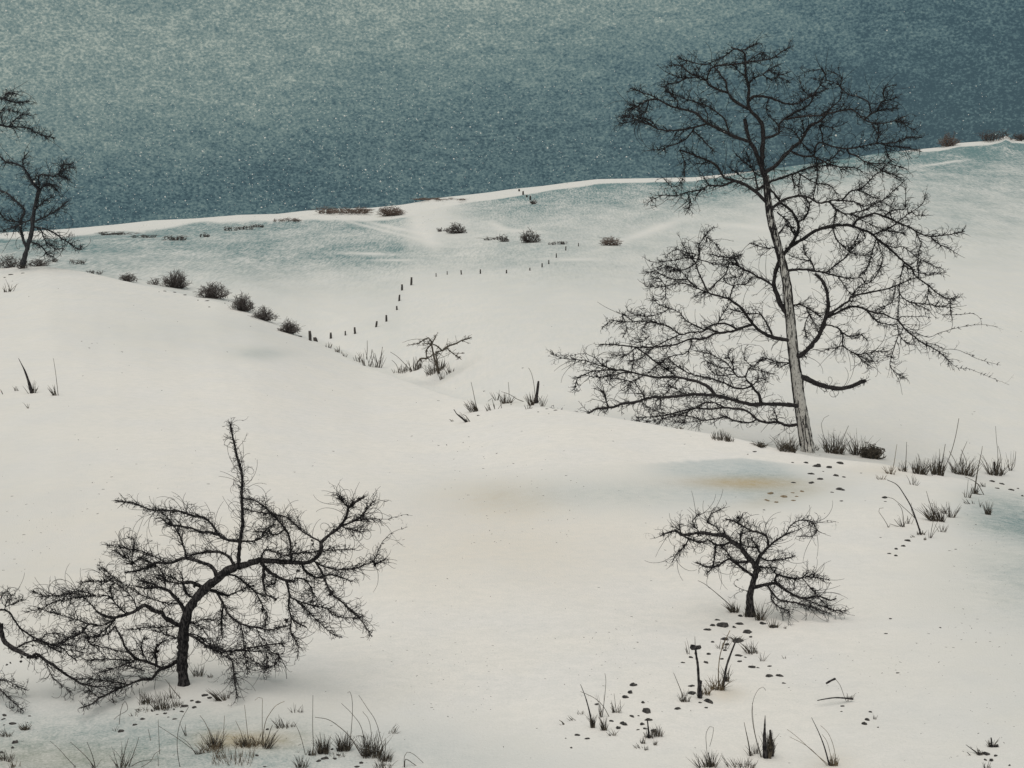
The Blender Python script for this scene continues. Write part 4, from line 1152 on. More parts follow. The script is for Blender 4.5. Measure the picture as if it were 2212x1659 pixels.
TUFTS = [
    # left slope
    ('a', 355, 615, 90, 110, 18, 'dark pointed stake leaning left in a wisp of grass on left slope', dict(stalks=((8, 1, '355,620 310,470 270,360 235,290 205,230'),))),
    ('a', 610, 640, 60, 100, 16, 'small tuft with one long thin stalk, right of the leaning stake', dict(stalks=((1.5, .8, '640,590 620,430 600,290 590,230'),), lean=-0.4)),
    ('a', 180, 590, 70, 50, 8, 'few short blades left of the leaning stake', {}), ('a', 35, 628, 10, 90, 2, 'single upright blade at left edge of the slope', {}), ('a', 310, 785, 12, 85, 3, 'single short upright blade below the leaning stake', {}),
    ('N', 60, 1600, 80, 70, 14, 'small tuft below the distant tree at the left edge', {}),
    # hollow in the middle
    ('Q', 260, 470, 200, 70, 26, 'low sparse grass left of the tiny windswept shrub', dict(stalks=((1.6, .9, '350,450 290,380 220,310 150,265'), (1.4, .9, '240,460 210,390 165,345')))),
    ('Q', 400, 440, 130, 110, 40, 'dense dark grass just left of the tiny windswept shrub', {}), ('Q', 600, 460, 220, 100, 60, 'dark grass round the foot of the tiny windswept shrub', {}),
    ('Q', 740, 470, 80, 80, 12, 'few blades right of the tiny windswept shrub', {}), ('Q', 660, 530, 60, 60, 10, 'short dark blades below the tiny windswept shrub', {}),
    ('Q', 40, 420, 60, 120, 8, 'thin upright grass at the end of the crest line', dict(stalks=((1.4, .8, '45,395 65,300 72,215'),))),
    ('W', 440, 1290, 120, 80, 16, 'pale tall grass halfway between post row and tiny shrub', dict(stalks=((1.8, .9, '420,1245 425,1190 425,1125'), (1.3, .8, '500,1280 512,1220 522,1165'), (1.2, .8, '450,1240 455,1180 470,1240')))),
    ('W', 370, 1260, 80, 40, 14, 'low pale grass near the end of the near crest', {}), ('W', 240, 1200, 70, 36, 12, 'faint low grass under the fence posts, upper patch', {}), ('W', 180, 1170, 50, 28, 9, 'faint low grass under the fence posts, nearest the thickest post', {}), ('W', 285, 1228, 30, 22, 7, 'faint low grass under the fence posts, lower patch', {}),
    # centre
    ('Q', 980, 850, 110, 90, 50, 'dark leaning tuft with one long stalk on centre brow', dict(lean=-0.5, stalks=((1.8, .9, '1010,850 985,750 965,650 945,560'),))),
    ('Q', 900, 955, 60, 90, 8, 'dark blades leaning left below the centre brow tuft', dict(lean=-0.9, stalks=((5, 1.5, '905,960 860,920 800,870 775,830'), (2.4, 1, '935,915 890,890 862,878')))),
    ('Q', 770, 945, 50, 22, 5, 'tiny low blades left of centre brow tufts', dict(lean=-0.8)), ('Q', 1160, 830, 150, 90, 10, 'sparse curved stems between the centre brow tufts', dict(stalks=((1.5, 1, '1180,860 1160,760 1150,720 1110,750'), (1.4, .9, '1245,830 1235,760 1225,740')))),
    ('Q', 1290, 770, 130, 90, 34, 'dark short tuft with upright stalk, middle of centre brow', dict(stalks=((1.7, .8, '1315,760 1318,650 1310,560'), (1.6, .8, '1470,810 1400,730 1320,680 1240,655')))),
    ('Q', 1200, 740, 40, 90, 8, 'small thin upright tuft on the centre brow', {}), ('Q', 1540, 790, 60, 100, 44, 'stubby black clump beside the thick upright stake', dict(lean=-0.3)),
    ('Q', 1585, 770, 40, 70, 12, 'thick dark upright stake with a thin arched stem beside it', dict(stalks=((9, 4, '1580,775 1590,700 1600,620 1608,550'), (1.6, .9, '1580,760 1565,600 1540,480 1510,420')))),
    ('Q', 1645, 800, 50, 110, 9, 'thin blades right of the thick upright stake', {}), ('Q', 1510, 825, 60, 60, 8, 'short blades below the stubby black clump', {}),
    # under the tall tree
    ('Y', 500, 300, 260, 90, 70, 'dark low grass ridge left of the tall tree foot', dict(fan=0.4)), ('Y', 600, 320, 110, 60, 40, 'dense black low clump at end of grass ridge', dict(fan=0.4)), ('Y', 50, 180, 90, 36, 20, 'small dark scrap of grass below the lowest limb', {}),
    ('Y', 940, 375, 130, 60, 50, 'round curly low clump between grass ridge and tall tree', dict(curl=0.9, fan=1.0)), ('Y', 1240, 430, 240, 150, 110, 'dark curly scrub against the left side of tall tree foot', dict(curl=0.6, stalks=((1.4, .8, '1290,420 1275,320 1265,215'),))),
    ('Y', 1760, 450, 240, 190, 120, 'tall dense grass tuft just right of tall tree foot', dict(stalks=((2, 1, '1840,340 1880,240 1920,145'), (1.4, .8, '1700,420 1640,240 1620,120 1650,60 1705,30')))),
    ('Y', 1560, 420, 60, 80, 12, 'few arched blades against the right of the tall trunk', dict(curl=0.8)), ('Y', 2010, 470, 150, 220, 34, 'spiky tuft left of the big curly tussock', dict(fan=0.9)),
    # right of it
    ('R', 110, 470, 150, 190, 30, 'tall spiky blades on the left side of the tangled tussock', dict(fan=0.7)),
    ('R', 450, 680, 110, 80, 26, 'brownish tuft with two tall thin stalks, right of tussock', dict(mat=M_TAN, stalks=((2, 1, '460,700 490,550 505,450 520,350'),))), ('R', 350, 740, 130, 50, 18, 'low brown grass at start of the right grass row', dict(mat=M_TAN)),
    ('R', 590, 650, 110, 110, 22, 'small tuft with one straight tall stalk in the right row', dict(stalks=((2.2, 1, '620,645 620,540 625,430 627,325'),))), ('R', 770, 680, 170, 150, 90, 'dark tuft with crossed blades in the right row', dict(stalks=((2, 1, '800,650 780,550 750,455'), (2, 1, '920,650 870,600 820,560')))),
    ('R', 705, 800, 110, 100, 12, 'thin V shaped blades below the dark crossed tuft', {}), ('R', 970, 690, 150, 190, 80, 'densest dark upright clump in the right row', dict(fan=0.25, stalks=((4.5, 3, '975,700 985,620 990,540'), (1.8, 1.4, '1000,650 1030,500 1055,350'), (1.6, .8, '985,560 990,480 990,400')))),
    ('R', 1040, 645, 10, 20, 3, 'very long curved reed rising from the right row', dict(stalks=((1.8, 1.3, '1025,645 1080,540 1120,440 1160,300 1185,180 1205,65'),))), ('R', 1250, 690, 260, 170, 100, 'wide bristly tuft with crossing tall blades, right row', dict(stalks=((1.8, .9, '1210,580 1240,450 1295,320'), (1.8, 1, '1230,650 1170,550 1100,430'), (1.8, 1, '1310,650 1280,520 1230,410')))),
    ('R', 1600, 690, 170, 170, 60, 'tuft near right edge with a thick broken stem', dict(stalks=((4.5, 4, '1610,690 1600,620 1595,545'), (1.5, .8, '1635,650 1635,450 1620,300 1610,150'), (1.5, .8, '1680,680 1670,500 1640,370'), (1.5, .9, '1550,660 1510,560 1465,470')))),
    ('R', 1780, 640, 60, 200, 6, 'hooped thin stem at the right edge of the row', dict(stalks=((1.3, 1, '1750,520 1750,600 1790,640 1820,590 1835,430'),))), ('R', 1690, 690, 50, 120, 10, 'short blades right of the broken stem tuft', {}),
    ('R', 1380, 900, 60, 80, 30, 'lone tall stalk with black foot below the right row', dict(stalks=((3.4, .8, '1375,905 1395,750 1420,600 1455,440 1465,370'), (3.4, 1.5, '1470,930 1430,905 1400,895'), (2, 1, '1490,860 1420,800 1350,745 1270,712')))),
    ('R', 1300, 940, 80, 90, 14, 'short blades left of the black footed stalk', dict(stalks=((1.3, .8, '1290,930 1300,830 1308,740'),))), ('R', 1480, 820, 90, 60, 9, 'slanting short blades above the black footed stalk', dict(lean=-0.6)),
    ('R', 1330, 1010, 140, 50, 12, 'tiny slanting blades under the black footed stalk', dict(lean=-0.6)), ('R', 1530, 1130, 70, 130, 40, 'isolated dark tuft on the grey tinted patch', dict(fan=0.3)), ('R', 1445, 1050, 12, 110, 3, 'thin single blade left of the isolated dark tuft', {}),
    ('R', 960, 1200, 190, 180, 110, 'bushy dark tuft leaning left, middle of right slope', dict(lean=-0.4, stalks=((2.4, 1, '950,1150 900,1050 870,960 845,870'),))), ('R', 1120, 1160, 90, 150, 24, 'faint tuft right of the bushy leaning tuft', {}), ('R', 1060, 1120, 60, 120, 14, 'faint leaning blades behind the bushy leaning tuft', dict(lean=-0.4)),
    ('R', 780, 1350, 110, 60, 26, 'two long arching reeds bending left from a dark foot', dict(stalks=((4, 1.2, '790,1345 740,1210 680,1050 600,910 520,800 410,745'), (1.5, 1, '720,1170 660,1110 560,1020 470,950 410,935'), (1.3, .8, '720,1170 680,1080 680,1000')))),
    ('R', 590, 1265, 70, 120, 8, 'thin arched blades between reeds and looped stems', dict(stalks=((2, 1, '605,1260 590,1150 570,1060 530,1010'), (2, 1, '575,1290 530,1230 490,1180'), (1.4, 1, '580,1290 500,1250 440,1230')))),
    ('R', 430, 1270, 20, 60, 3, 'thin looped stem leaning left on right slope', dict(stalks=((1.3, 1, '435,1275 370,1170 320,1100 325,1060 370,1055'),))), ('R', 650, 1230, 80, 130, 8, 'hooped pale stems beside the arching reeds', dict(curl=.8)),
    ('R', 890, 1390, 30, 200, 4, 'single slanting stem below the bushy leaning tuft', dict(stalks=((1.6, 1, '890,1390 905,1280 930,1170'),))), ('R', 1020, 1320, 90, 90, 14, 'small grey tuft below right of the bushy tuft', {}), ('R', 820, 1410, 50, 40, 12, 'tiny grey scrap of grass below the arching reeds', {}), ('R', 700, 1380, 70, 40, 7, 'tiny slanting blades left of the reed foot', dict(lean=-.8)),
    # around the small tree
    ('M', 940, 1240, 120, 110, 60, 'dark grass with long slanting stem left of small tree foot', dict(lean=-0.3, stalks=((2.6, 1, '955,1240 880,1160 780,1070 660,970 590,920 530,892'),))), ('M', 1080, 1290, 110, 110, 34, 'dark grass directly against the small tree foot', {}), ('M', 1210, 1330, 110, 170, 36, 'thin upright grass just right of the small tree foot', {}),
    ('M', 1360, 1410, 110, 110, 24, 'dark wedge of grass below right of the small tree', {}), ('T', 2060, 180, 60, 110, 12, 'sparse blades under right limbs of the small tree', {}), ('U', 95, 255, 40, 30, 8, 'tiny scrap of grass right of the small tree shadow', {}), ('U', 90, 520, 30, 40, 6, 'tiny isolated blades on the right slope', {}),
    ('T', 1990, 520, 150, 110, 50, 'dark leaning tuft with thick slanting stem on stony patch', dict(lean=-.2, stalks=((3, 1.5, '2060,605 2010,550 1950,490 1870,420'),))), ('T', 2090, 600, 40, 90, 9, 'thin blades right of the dark leaning tuft', {}), ('T', 1700, 480, 110, 110, 18, 'thin grass among the stones below small tree', {}),
    ('T', 1380, 530, 110, 120, 7, 'few thin blades left of the knobbed stalk', dict(lean=-.3)), ('T', 1470, 960, 60, 80, 20, 'thick dark stalk with a knob on top, beside brown grass', dict(stalks=((11, 8, '1475,965 1470,860 1480,800'), (7, 4.5, '1475,830 1455,660 1440,560 1430,470'), (2, 1, '1428,470 1425,360'), (12, 8, '1395,462 1430,468 1475,462', 1)))),
    ('T', 1540, 930, 130, 110, 34, 'brown grass tuft right of the thick knobbed stalk', dict(mat=M_TAN, fan=.4)), ('T', 1325, 1000, 110, 110, 30, 'small tuft with pale leaning stalk left of knobbed stalk', dict(stalks=((2.6, .9, '1320,1000 1290,900 1250,800 1215,715'),), mat=M_GRASS)),
    ('T', 1650, 880, 150, 140, 70, 'brown arching tuft with a dark thick leaning stalk', dict(mat=M_TAN, fan=.7, curl=.5, stalks=((6, 3.5, '1700,800 1730,680 1770,550 1820,420'), (3, 2, '1660,860 1660,650 1690,480 1770,300')))), ('T', 1730, 800, 70, 140, 40, 'dark grass at the foot of the thick leaning stalk', dict(fan=.35)),
    ('T', 1840, 400, 90, 50, 60, 'shaggy dark seed head clump on the stony patch', dict(fan=1.6, curl=1.0)),
    # bottom centre right
    ('T', 420, 1255, 50, 130, 60, 'black clump with tall fine stalk, left of the stone trail', dict(fan=.3, stalks=((5, 1, '415,1230 395,1130 350,960 300,830'),))), ('T', 530, 1280, 60, 130, 44, 'black forked clump beside the tall stalk clump', dict(fan=.35, stalks=((2.6, 1.2, '530,1285 510,1210 480,1150'),))),
    ('T', 500, 1150, 70, 220, 10, 'wavy tall thin stems behind the black clumps', dict(fan=.25, stalks=((1.8, 1, '510,1135 535,980 550,800 540,720'), (1.7, 1, '590,1135 520,1040 430,960 300,900')))), ('T', 650, 1105, 90, 110, 22, 'small dark upright tuft above the stone trail', dict(stalks=((1.5, .8, '655,1090 640,1000 630,920'), (1.5, .8, '700,1060 690,980')))),
    ('T', 230, 1180, 90, 60, 9, 'slanting dark blades at the left end of the patch', dict(lean=-.8)), ('T', 135, 1225, 50, 40, 4, 'single slanting dark blade furthest left in the patch', dict(lean=-1.0, stalks=((3.5, 1, '140,1225 120,1200 90,1180'),))), ('T', 300, 1120, 70, 50, 9, 'low faint blades left of the tall stalk clump', {}),
    ('T', 615, 1330, 70, 80, 16, 'faint grey blades under the stone trail', {}), ('T', 970, 1355, 90, 100, 40, 'dark stump like tuft in the middle of the stone trail', dict(stalks=((5, 2.5, '975,1355 968,1280 958,1185'),), fan=.4)), ('T', 1060, 1340, 90, 110, 50, 'brownish black clump right of the trail stones', dict(fan=.4)),
    ('T', 915, 1410, 50, 90, 18, 'small dark blades below the trail stump', dict(fan=.3)), ('T', 950, 1475, 50, 60, 16, 'lowest dark blades of the stone trail', dict(fan=.3)), ('T', 880, 1455, 90, 50, 9, 'thin grey blades left of the lowest dark ones', dict(lean=-.6)), ('T', 1030, 1425, 34, 60, 16, 'small black wedge right of lowest trail blades', dict(fan=.3)),
    ('T', 2140, 1550, 90, 230, 150, 'large black pointed clump with tall arched reeds, bottom right', dict(fan=.04, thick=1.5, stalks=((13, 1.2, '2120,1540 2110,1350 2112,1250 2115,1135'), (1.7, .9, '2080,1540 2010,1300 1985,1100 2010,950 2060,870 2095,855 2120,890'), (1.5, 1, '2090,1500 2020,1330 1995,1150 1990,1010')))),
    ('T', 2180, 1530, 50, 150, 90, 'shorter black clump fused to the right of the large one', dict(fan=.05, thick=1.5, stalks=((12, 4, '2180,1530 2175,1400 2165,1280'),))), ('T', 1975, 1530, 50, 90, 14, 'thin stalk with thick foot left of large black clump', dict(stalks=((3.5, .9, '1975,1525 1950,1400 1920,1260 1908,1200'),))),
    ('T', 1580, 1640, 110, 150, 60, 'tuft with a tall closed loop reed at the bottom edge', dict(fan=.5, stalks=((1.5, 1, '1560,1640 1540,1450 1535,1320 1570,1245 1605,1250 1600,1330 1570,1440'), (4, 2, '1600,1640 1570,1560 1555,1500')))), ('T', 1500, 1645, 110, 150, 24, 'fine blades at bottom edge left of the loop reed', dict(lean=-.4)),
    ('T', 1790, 1640, 110, 150, 14, 'fine leaning blades at bottom edge right of loop reed', dict(lean=-.5)), ('T', 1920, 1640, 200, 90, 60, 'dark low grass at the bottom edge under the black clump', {}), ('T', 2020, 1510, 60, 130, 14, 'thin upright blades against the large black clump', {}),
    ('U', 520, 1470, 80, 100, 50, 'brown footed reed clump with tall spread blades, bottom edge', dict(mat=M_TAN, fan=.25, stalks=((4, 1, '490,1440 440,1310 390,1180 325,1045'), (1.6, .9, '500,1490 330,1340 200,1220 110,1150'), (1.4, .9, '480,1470 300,1310 130,1215'), (1.6, .9, '555,1430 520,1300 470,1180 405,1115'), (1.6, .9, '520,1380 470,1280 420,1195')))),
    # broken stalks on the right
    ('U', 640, 900, 20, 30, 4, 'broken reed with a heavy bent head and crossing flat blade', dict(stalks=((1.4, 1, '640,960 620,870 580,760 535,700'), (5, 4, '535,700 500,715 455,742', 1), (4.5, 1.5, '690,880 620,872 530,868 440,880 375,893', 1), (1.5, 1, '375,893 420,908', 1)))),
    ('U', 665, 880, 60, 60, 20, 'shaggy foot of the flat fallen blade', {}), ('U', 890, 1060, 30, 60, 9, 'tiny upright tuft beside two dark stones', {}),
    ('U', 1830, 1370, 70, 60, 30, 'dark clump of blades leaning left at the bottom right', dict(lean=-.6, stalks=((4, 1, '1830,1370 1770,1340 1695,1285'), (5, 1, '1800,1425 1750,1390 1705,1350')))), ('U', 1925, 1300, 60, 80, 20, 'dark knobbly clump with an upright stub, bottom right', dict(stalks=((4, 3, '1930,1300 1925,1260 1920,1225'), (9, 6, '1865,1325 1920,1305 1985,1290', 1)))), ('U', 1880, 1490, 60, 70, 16, 'small dark blades near the bottom right corner', {}),
    # bottom left
    ('V', 1500, 760, 200, 120, 36, 'slanting grass beneath the bent tree, left of its foot', dict(lean=-.3)), ('V', 1590, 830, 160, 150, 60, 'upright bristly grass under the bent tree', dict()), ('V', 1430, 780, 110, 140, 20, 'thin bristly grass at the left end under bent tree', dict(stalks=((1.5, .8, '1375,820 1375,700 1372,620'),))),
    ('V', 1700, 720, 200, 110, 16, 'thin crossing stems just left of the bent tree foot', dict(stalks=((2.4, 1, '1785,735 1720,660 1660,580 1620,530'), (1.4, .8, '1690,700 1670,620 1660,560')))), ('V', 1950, 500, 120, 110, 34, 'dark upright grass right of the bent tree foot', {}), ('V', 1730, 800, 160, 80, 40, 'short pale grass in front of bent tree', {}),
    ('V', 1400, 850, 150, 50, 26, 'dark low hooked grass in front of bent tree, left', dict(curl=.7, stalks=((4, 2, '1485,900 1450,850 1390,840 1340,830'),))), ('V', 1320, 890, 100, 50, 9, 'tiny slanting blades lowest left of bent tree', {}),
    ('V', 2070, 515, 60, 40, 20, 'small dark scrap of grass right of bent tree', {}), ('L', 220, 740, 110, 110, 44, 'dark slanting tuft right of the bent tree stones', dict(lean=-.6)), ('L', 270, 720, 30, 130, 6, 'single thin blade beside the dark slanting tuft', {}), ('L', 810, 1010, 130, 110, 34, 'small dark fan of blades right of the brown grass', dict(lean=-.2)), ('L', 900, 1000, 90, 50, 20, 'faint blades right of the small dark fan', {}),
    ('L', 100, 1240, 240, 110, 70, 'brown and black spiky tuft with tall dark stem, bottom left', dict(mat=M_TAN, fan=.9, stalks=((2.4, 1, '130,1220 100,1080 50,960 0,890'), (1.6, .9, '215,1180 232,1040 242,890')))), ('L', 150, 1200, 150, 170, 60, 'dark blades rising through the brown spiky tuft', dict(fan=.6)),
    ('L', 460, 1190, 260, 100, 70, 'brown spiky tuft with a very tall straight stalk', dict(mat=M_TAN, fan=.9, stalks=((1.6, .9, '480,1180 465,1040 450,900 437,785'), (1.6, .9, '450,1180 400,1050 350,940')))), ('L', 450, 1190, 130, 110, 50, 'dark blades at the heart of the brown tall stalk tuft', dict(fan=.6)),
    ('L', 600, 1180, 190, 110, 44, 'brown tuft with a stem arching over to the right', dict(mat=M_TAN, fan=.7, stalks=((2, 1.2, '600,1120 640,970 680,880 750,790 830,752'), (1.6, .9, '605,1000 612,850 612,720 575,712 540,740')))), ('L', 650, 1210, 110, 170, 30, 'speckled leaning dark stems right of the brown tufts', dict(lean=.5, fan=.4, stalks=((2.2, 1.6, '610,1220 660,1130 690,1040 712,985'),))),
    ('L', 330, 1330, 500, 130, 120, 'patch of short brown grass along the bottom edge', dict(mat=M_TAN, thick=.8)), ('V', 1830, 1090, 40, 130, 5, 'single thin blades left of the brown spiky tuft', {}), ('V', 1950, 1270, 60, 60, 16, 'long leaning pair of stems ending at a brown foot', dict(stalks=((1.6, 1, '1970,1280 1850,1190 1740,1110 1555,990'), (1.4, .9, '1930,1240 1850,1160 1750,1090'), (1.4, .9, '1555,1010 1555,930')))),
    ('V', 1770, 1395, 10, 20, 2, 'very long curved reed bowing left at bottom left', dict(stalks=((1.6, 1.2, '1770,1395 1745,1250 1745,1090 1780,940 1855,805'),))), ('V', 1180, 1000, 10, 20, 2, 'tall thin reed with a folded tip below bent tree', dict(stalks=((1.6, 1, '1150,1390 1160,1200 1170,1000 1190,830 1228,750 1252,835 1150,900 1050,1010 1000,1080'),))),
    ('V', 1200, 1400, 150, 230, 22, 'tall dark fan of reeds at the bottom left edge', dict(fan=.7, stalks=((2.2, 1, '1185,1400 1215,1280 1245,1180 1262,1115'), (2, 1, '1260,1400 1310,1270 1340,1190 1365,1105'), (1.8, 1, '1250,1400 1360,1350 1450,1330 1550,1315'), (1.8, 1, '1200,1390 1300,1310 1340,1265'), (1.6, 1, '1360,1360 1480,1340 1520,1270 1585,1225'), (1.4, .8, '1555,1400 1555,1320 1550,1260')))),
    ('V', 940, 1400, 60, 90, 8, 'long straight stems leaning left at the bottom edge', dict(stalks=((2, 1, '940,1400 860,1310 780,1230 690,1150'), (2, 1, '940,1390 910,1290 880,1210 855,1150')))), ('V', 740, 1400, 30, 40, 3, 'pair of long faint stems leaning left near bottom corner', dict(stalks=((1.6, .8, '760,1400 660,1310 580,1220 490,1140'),))),
    ('V', 1480, 1140, 12, 30, 2, 'single thin straight blade below the bent tree', dict(stalks=((1.4, 1, '1482,1145 1470,1080 1455,1020'),))), ('V', 60, 1330, 160, 110, 44, 'dark spiky grass near the bottom left corner', {}), ('V', 60, 1095, 110, 80, 34, 'dark scribbly tuft at the left edge', dict(curl=.7)), ('V', 245, 1030, 70, 60, 60, 'small black splayed clump near left edge', dict(fan=1.0, thick=1.4)),
    ('V', 150, 1400, 130, 70, 20, 'low brown grass in the bottom left corner', dict(mat=M_TAN)), ('V', 1130, 760, 80, 60, 12, 'small scrap of grass under the lowest left branches', dict(lean=-.8)), ('V', 1120, 1040, 70, 60, 6, 'small grey slanting blades under the folded reed', {}),
    ('L', 1100, 1280, 90, 90, 34, 'tuft with a very straight tall stem, bottom centre', dict(stalks=((1.9, 1, '1110,1400 1115,1200 1108,1000 1110,690'), (1.6, 1, '1040,1280 1000,1130 960,1020 920,950'), (1.6, .9, '1035,1280 1060,1240')))), ('L', 1000, 1400, 130, 120, 40, 'dark spiky clump at the bottom edge, centre left', {}), ('L', 1215, 1260, 120, 160, 110, 'dense dark tuft right of the straight tall stem', dict(fan=.45, stalks=((1.6, 1, '1195,1170 1185,1110 1178,1055'), (1.6, 1, '1235,1150 1220,1070')))),
    ('L', 1410, 1230, 150, 150, 120, 'dense dark tuft with a hooked tall stalk', dict(fan=.45, stalks=((1.8, 1, '1465,1160 1490,1000 1500,820 1490,700 1470,655 1450,665'), (1.8, 1, '1450,1150 1450,1090 1450,1040')))), ('L', 1690, 1290, 220, 220, 150, 'large olive dark tuft with long stems arching left', dict(fan=.45, stalks=((2.6, 1.2, '1600,1230 1480,1110 1380,1010 1260,930 1130,907'), (1.8, 1, '1640,1150 1590,1020 1500,880 1390,770'), (1.5, .9, '1700,1090 1670,970 1600,850')))),
    ('L', 1820, 1330, 150, 110, 70, 'tuft with one tall thin stem slanting up left', dict(stalks=((1.7, 1, '1820,1110 1740,980 1640,810 1560,690'), (1.6, 1, '1810,1330 1825,1200 1820,1110')))), ('L', 1890, 1060, 110, 100, 12, 'pale zigzag seed stems floating right of the tall stem', dict(curl=.8)), ('L', 1530, 1110, 30, 30, 2, 'thin arched blade linking the two dark tufts', dict(stalks=((1.4, 1, '1640,1130 1570,1085 1500,1120'),))),
    ('L', 1800, 1400, 200, 90, 50, 'low grass at the bottom edge under the slanting stem', {}), ('L', 2010, 1400, 20, 40, 3, 'large hooped reed at the bottom edge of centre', dict(stalks=((1.5, 1, '2005,1400 2010,1290 2035,1250 2100,1270 2212,1370'), (2.4, 1.4, '2010,1400 2020,1320 2080,1350 2150,1400')))), ('L', 950, 1250, 60, 30, 8, 'short curling blades left of the straight stem', dict(curl=1.0)), ('L', 1350, 1280, 200, 40, 30, 'short dark stubble between the two dense tufts', {}), ('L', 935, 860, 70, 90, 6, 'sparse tiny blades above the straight tall stem', {}), ('L', 1000, 860, 70, 80, 6, 'sparse tiny slanting blades beside the straight stem', {}),
]
for i, (c, x, y, w, h, n, lab, kw) in enumerate(TUFTS):
    tuft(c, x, y, w, h, n, lab, 600 + i, **kw)


def tangle(crop, x, y, w, h, n, label, seed, cat='tussock', group=None):
    """a tussock of looping stems"""
    rng = random.Random(seed)
    sc = CR[crop][2]
    u, v = parse('%s %d,%d' % (crop, x, y))[0]
    g = ground_at(u, v)
    m = g.y / FP * NP
    W_, H_ = w * sc * m, h * sc * m
    tb = Tubes()
    for i in range(n):
        a, e = rng.uniform(0, 2 * math.pi), rng.uniform(0.05, 1.2)
        rr = rng.uniform(0.25, 0.9)
        c = g + Vector((math.cos(a) * math.cos(e) * W_ * .42 * rr, math.sin(a) * math.cos(e) * W_ * .3 * rr, math.sin(e) * H_ * .75 * rr + H_ * .08))
        r1, r2 = rng.uniform(.08, .26) * W_, rng.uniform(.05, .14) * W_
        ax = Vector((rng.gauss(0, .5), rng.gauss(0, .5), rng.gauss(0, .35))).normalized() if rng.random() < .8 else Vector((1, 0, 0))
        ax = (Vector((math.cos(a), math.sin(a) * .5, .35)) + ax * .6).normalized()
        b = ax.cross(Vector((rng.gauss(0, .3), 1, rng.gauss(0, .3)))).normalized()
        sweep = rng.uniform(2.2, 5.6)
        st = rng.uniform(0, 6.28)
        pts = [c + ax * math.cos(st + sweep * k / 10) * r1 + b * math.sin(st + sweep * k / 10) * r2 for k in range(11)]
        pts = [Vector((p.x, p.y, max(p.z, g.z + 0.01))) for p in pts]
        tb.tube(pts, [1.5 * m] * 11, 3, cap=False)
    o = tb.build('tussock', M_GRASS, None, tuple(g))
    return tag(o, label, cat, group)


tangle('R', 245, 505, 330, 190, 150, 'big round tangled dark tussock right of the tall tree', 901)
tangle('Y', 945, 385, 130, 70, 26, 'small curled dark tussock between the grass ridge and the tall tree', 902)
tangle('Y', 1245, 410, 130, 100, 30, 'curled dark tussock touching the left of the tall tree foot', 903)

# ------------------------------------------------------------------ stones
def stone(u, v, w, h, label, seed, group, mat=None, rot=0.0):
    """w, h: picture size in 4096 px"""
    rng = random.Random(seed)
    g = ground_at(u, v)
    m = g.y / FP * NP
    rx, ry = w * m * rng.uniform(0.42, 0.58), w * m * rng.uniform(0.3, 0.6)
    skew = rng.uniform(-0.5, 0.5)
    # seen obliquely: its picture height comes from its top plus the foreshortened depth
    rz = max(h * m * 0.45, rx * 0.22)
    V_, F_ = [], []
    nr, ns = 4, 9
    for i in range(nr + 1):
        th = math.pi * i / nr
        for j in range(ns):
            ph = 2 * math.pi * j / ns
            k = 1 + rng.uniform(-0.3, 0.25)
            V_.append((g.x + rx * k * math.sin(th) * math.cos(ph) + skew * ry * math.sin(th) * math.sin(ph), g.y + ry * k * math.sin(th) * math.sin(ph), g.z + rz * 0.25 + rz * k * math.cos(th)))
    for i in range(nr):
        for j in range(ns):
            j2 = (j + 1) % ns
            F_.append((i * ns + j, i * ns + j2, (i + 1) * ns + j2, (i + 1) * ns + j))
    o = link_mesh('stone', V_, F_, mat or M_STONE, None, tuple(g), smooth=False)
    return tag(o, label, 'stone', group)


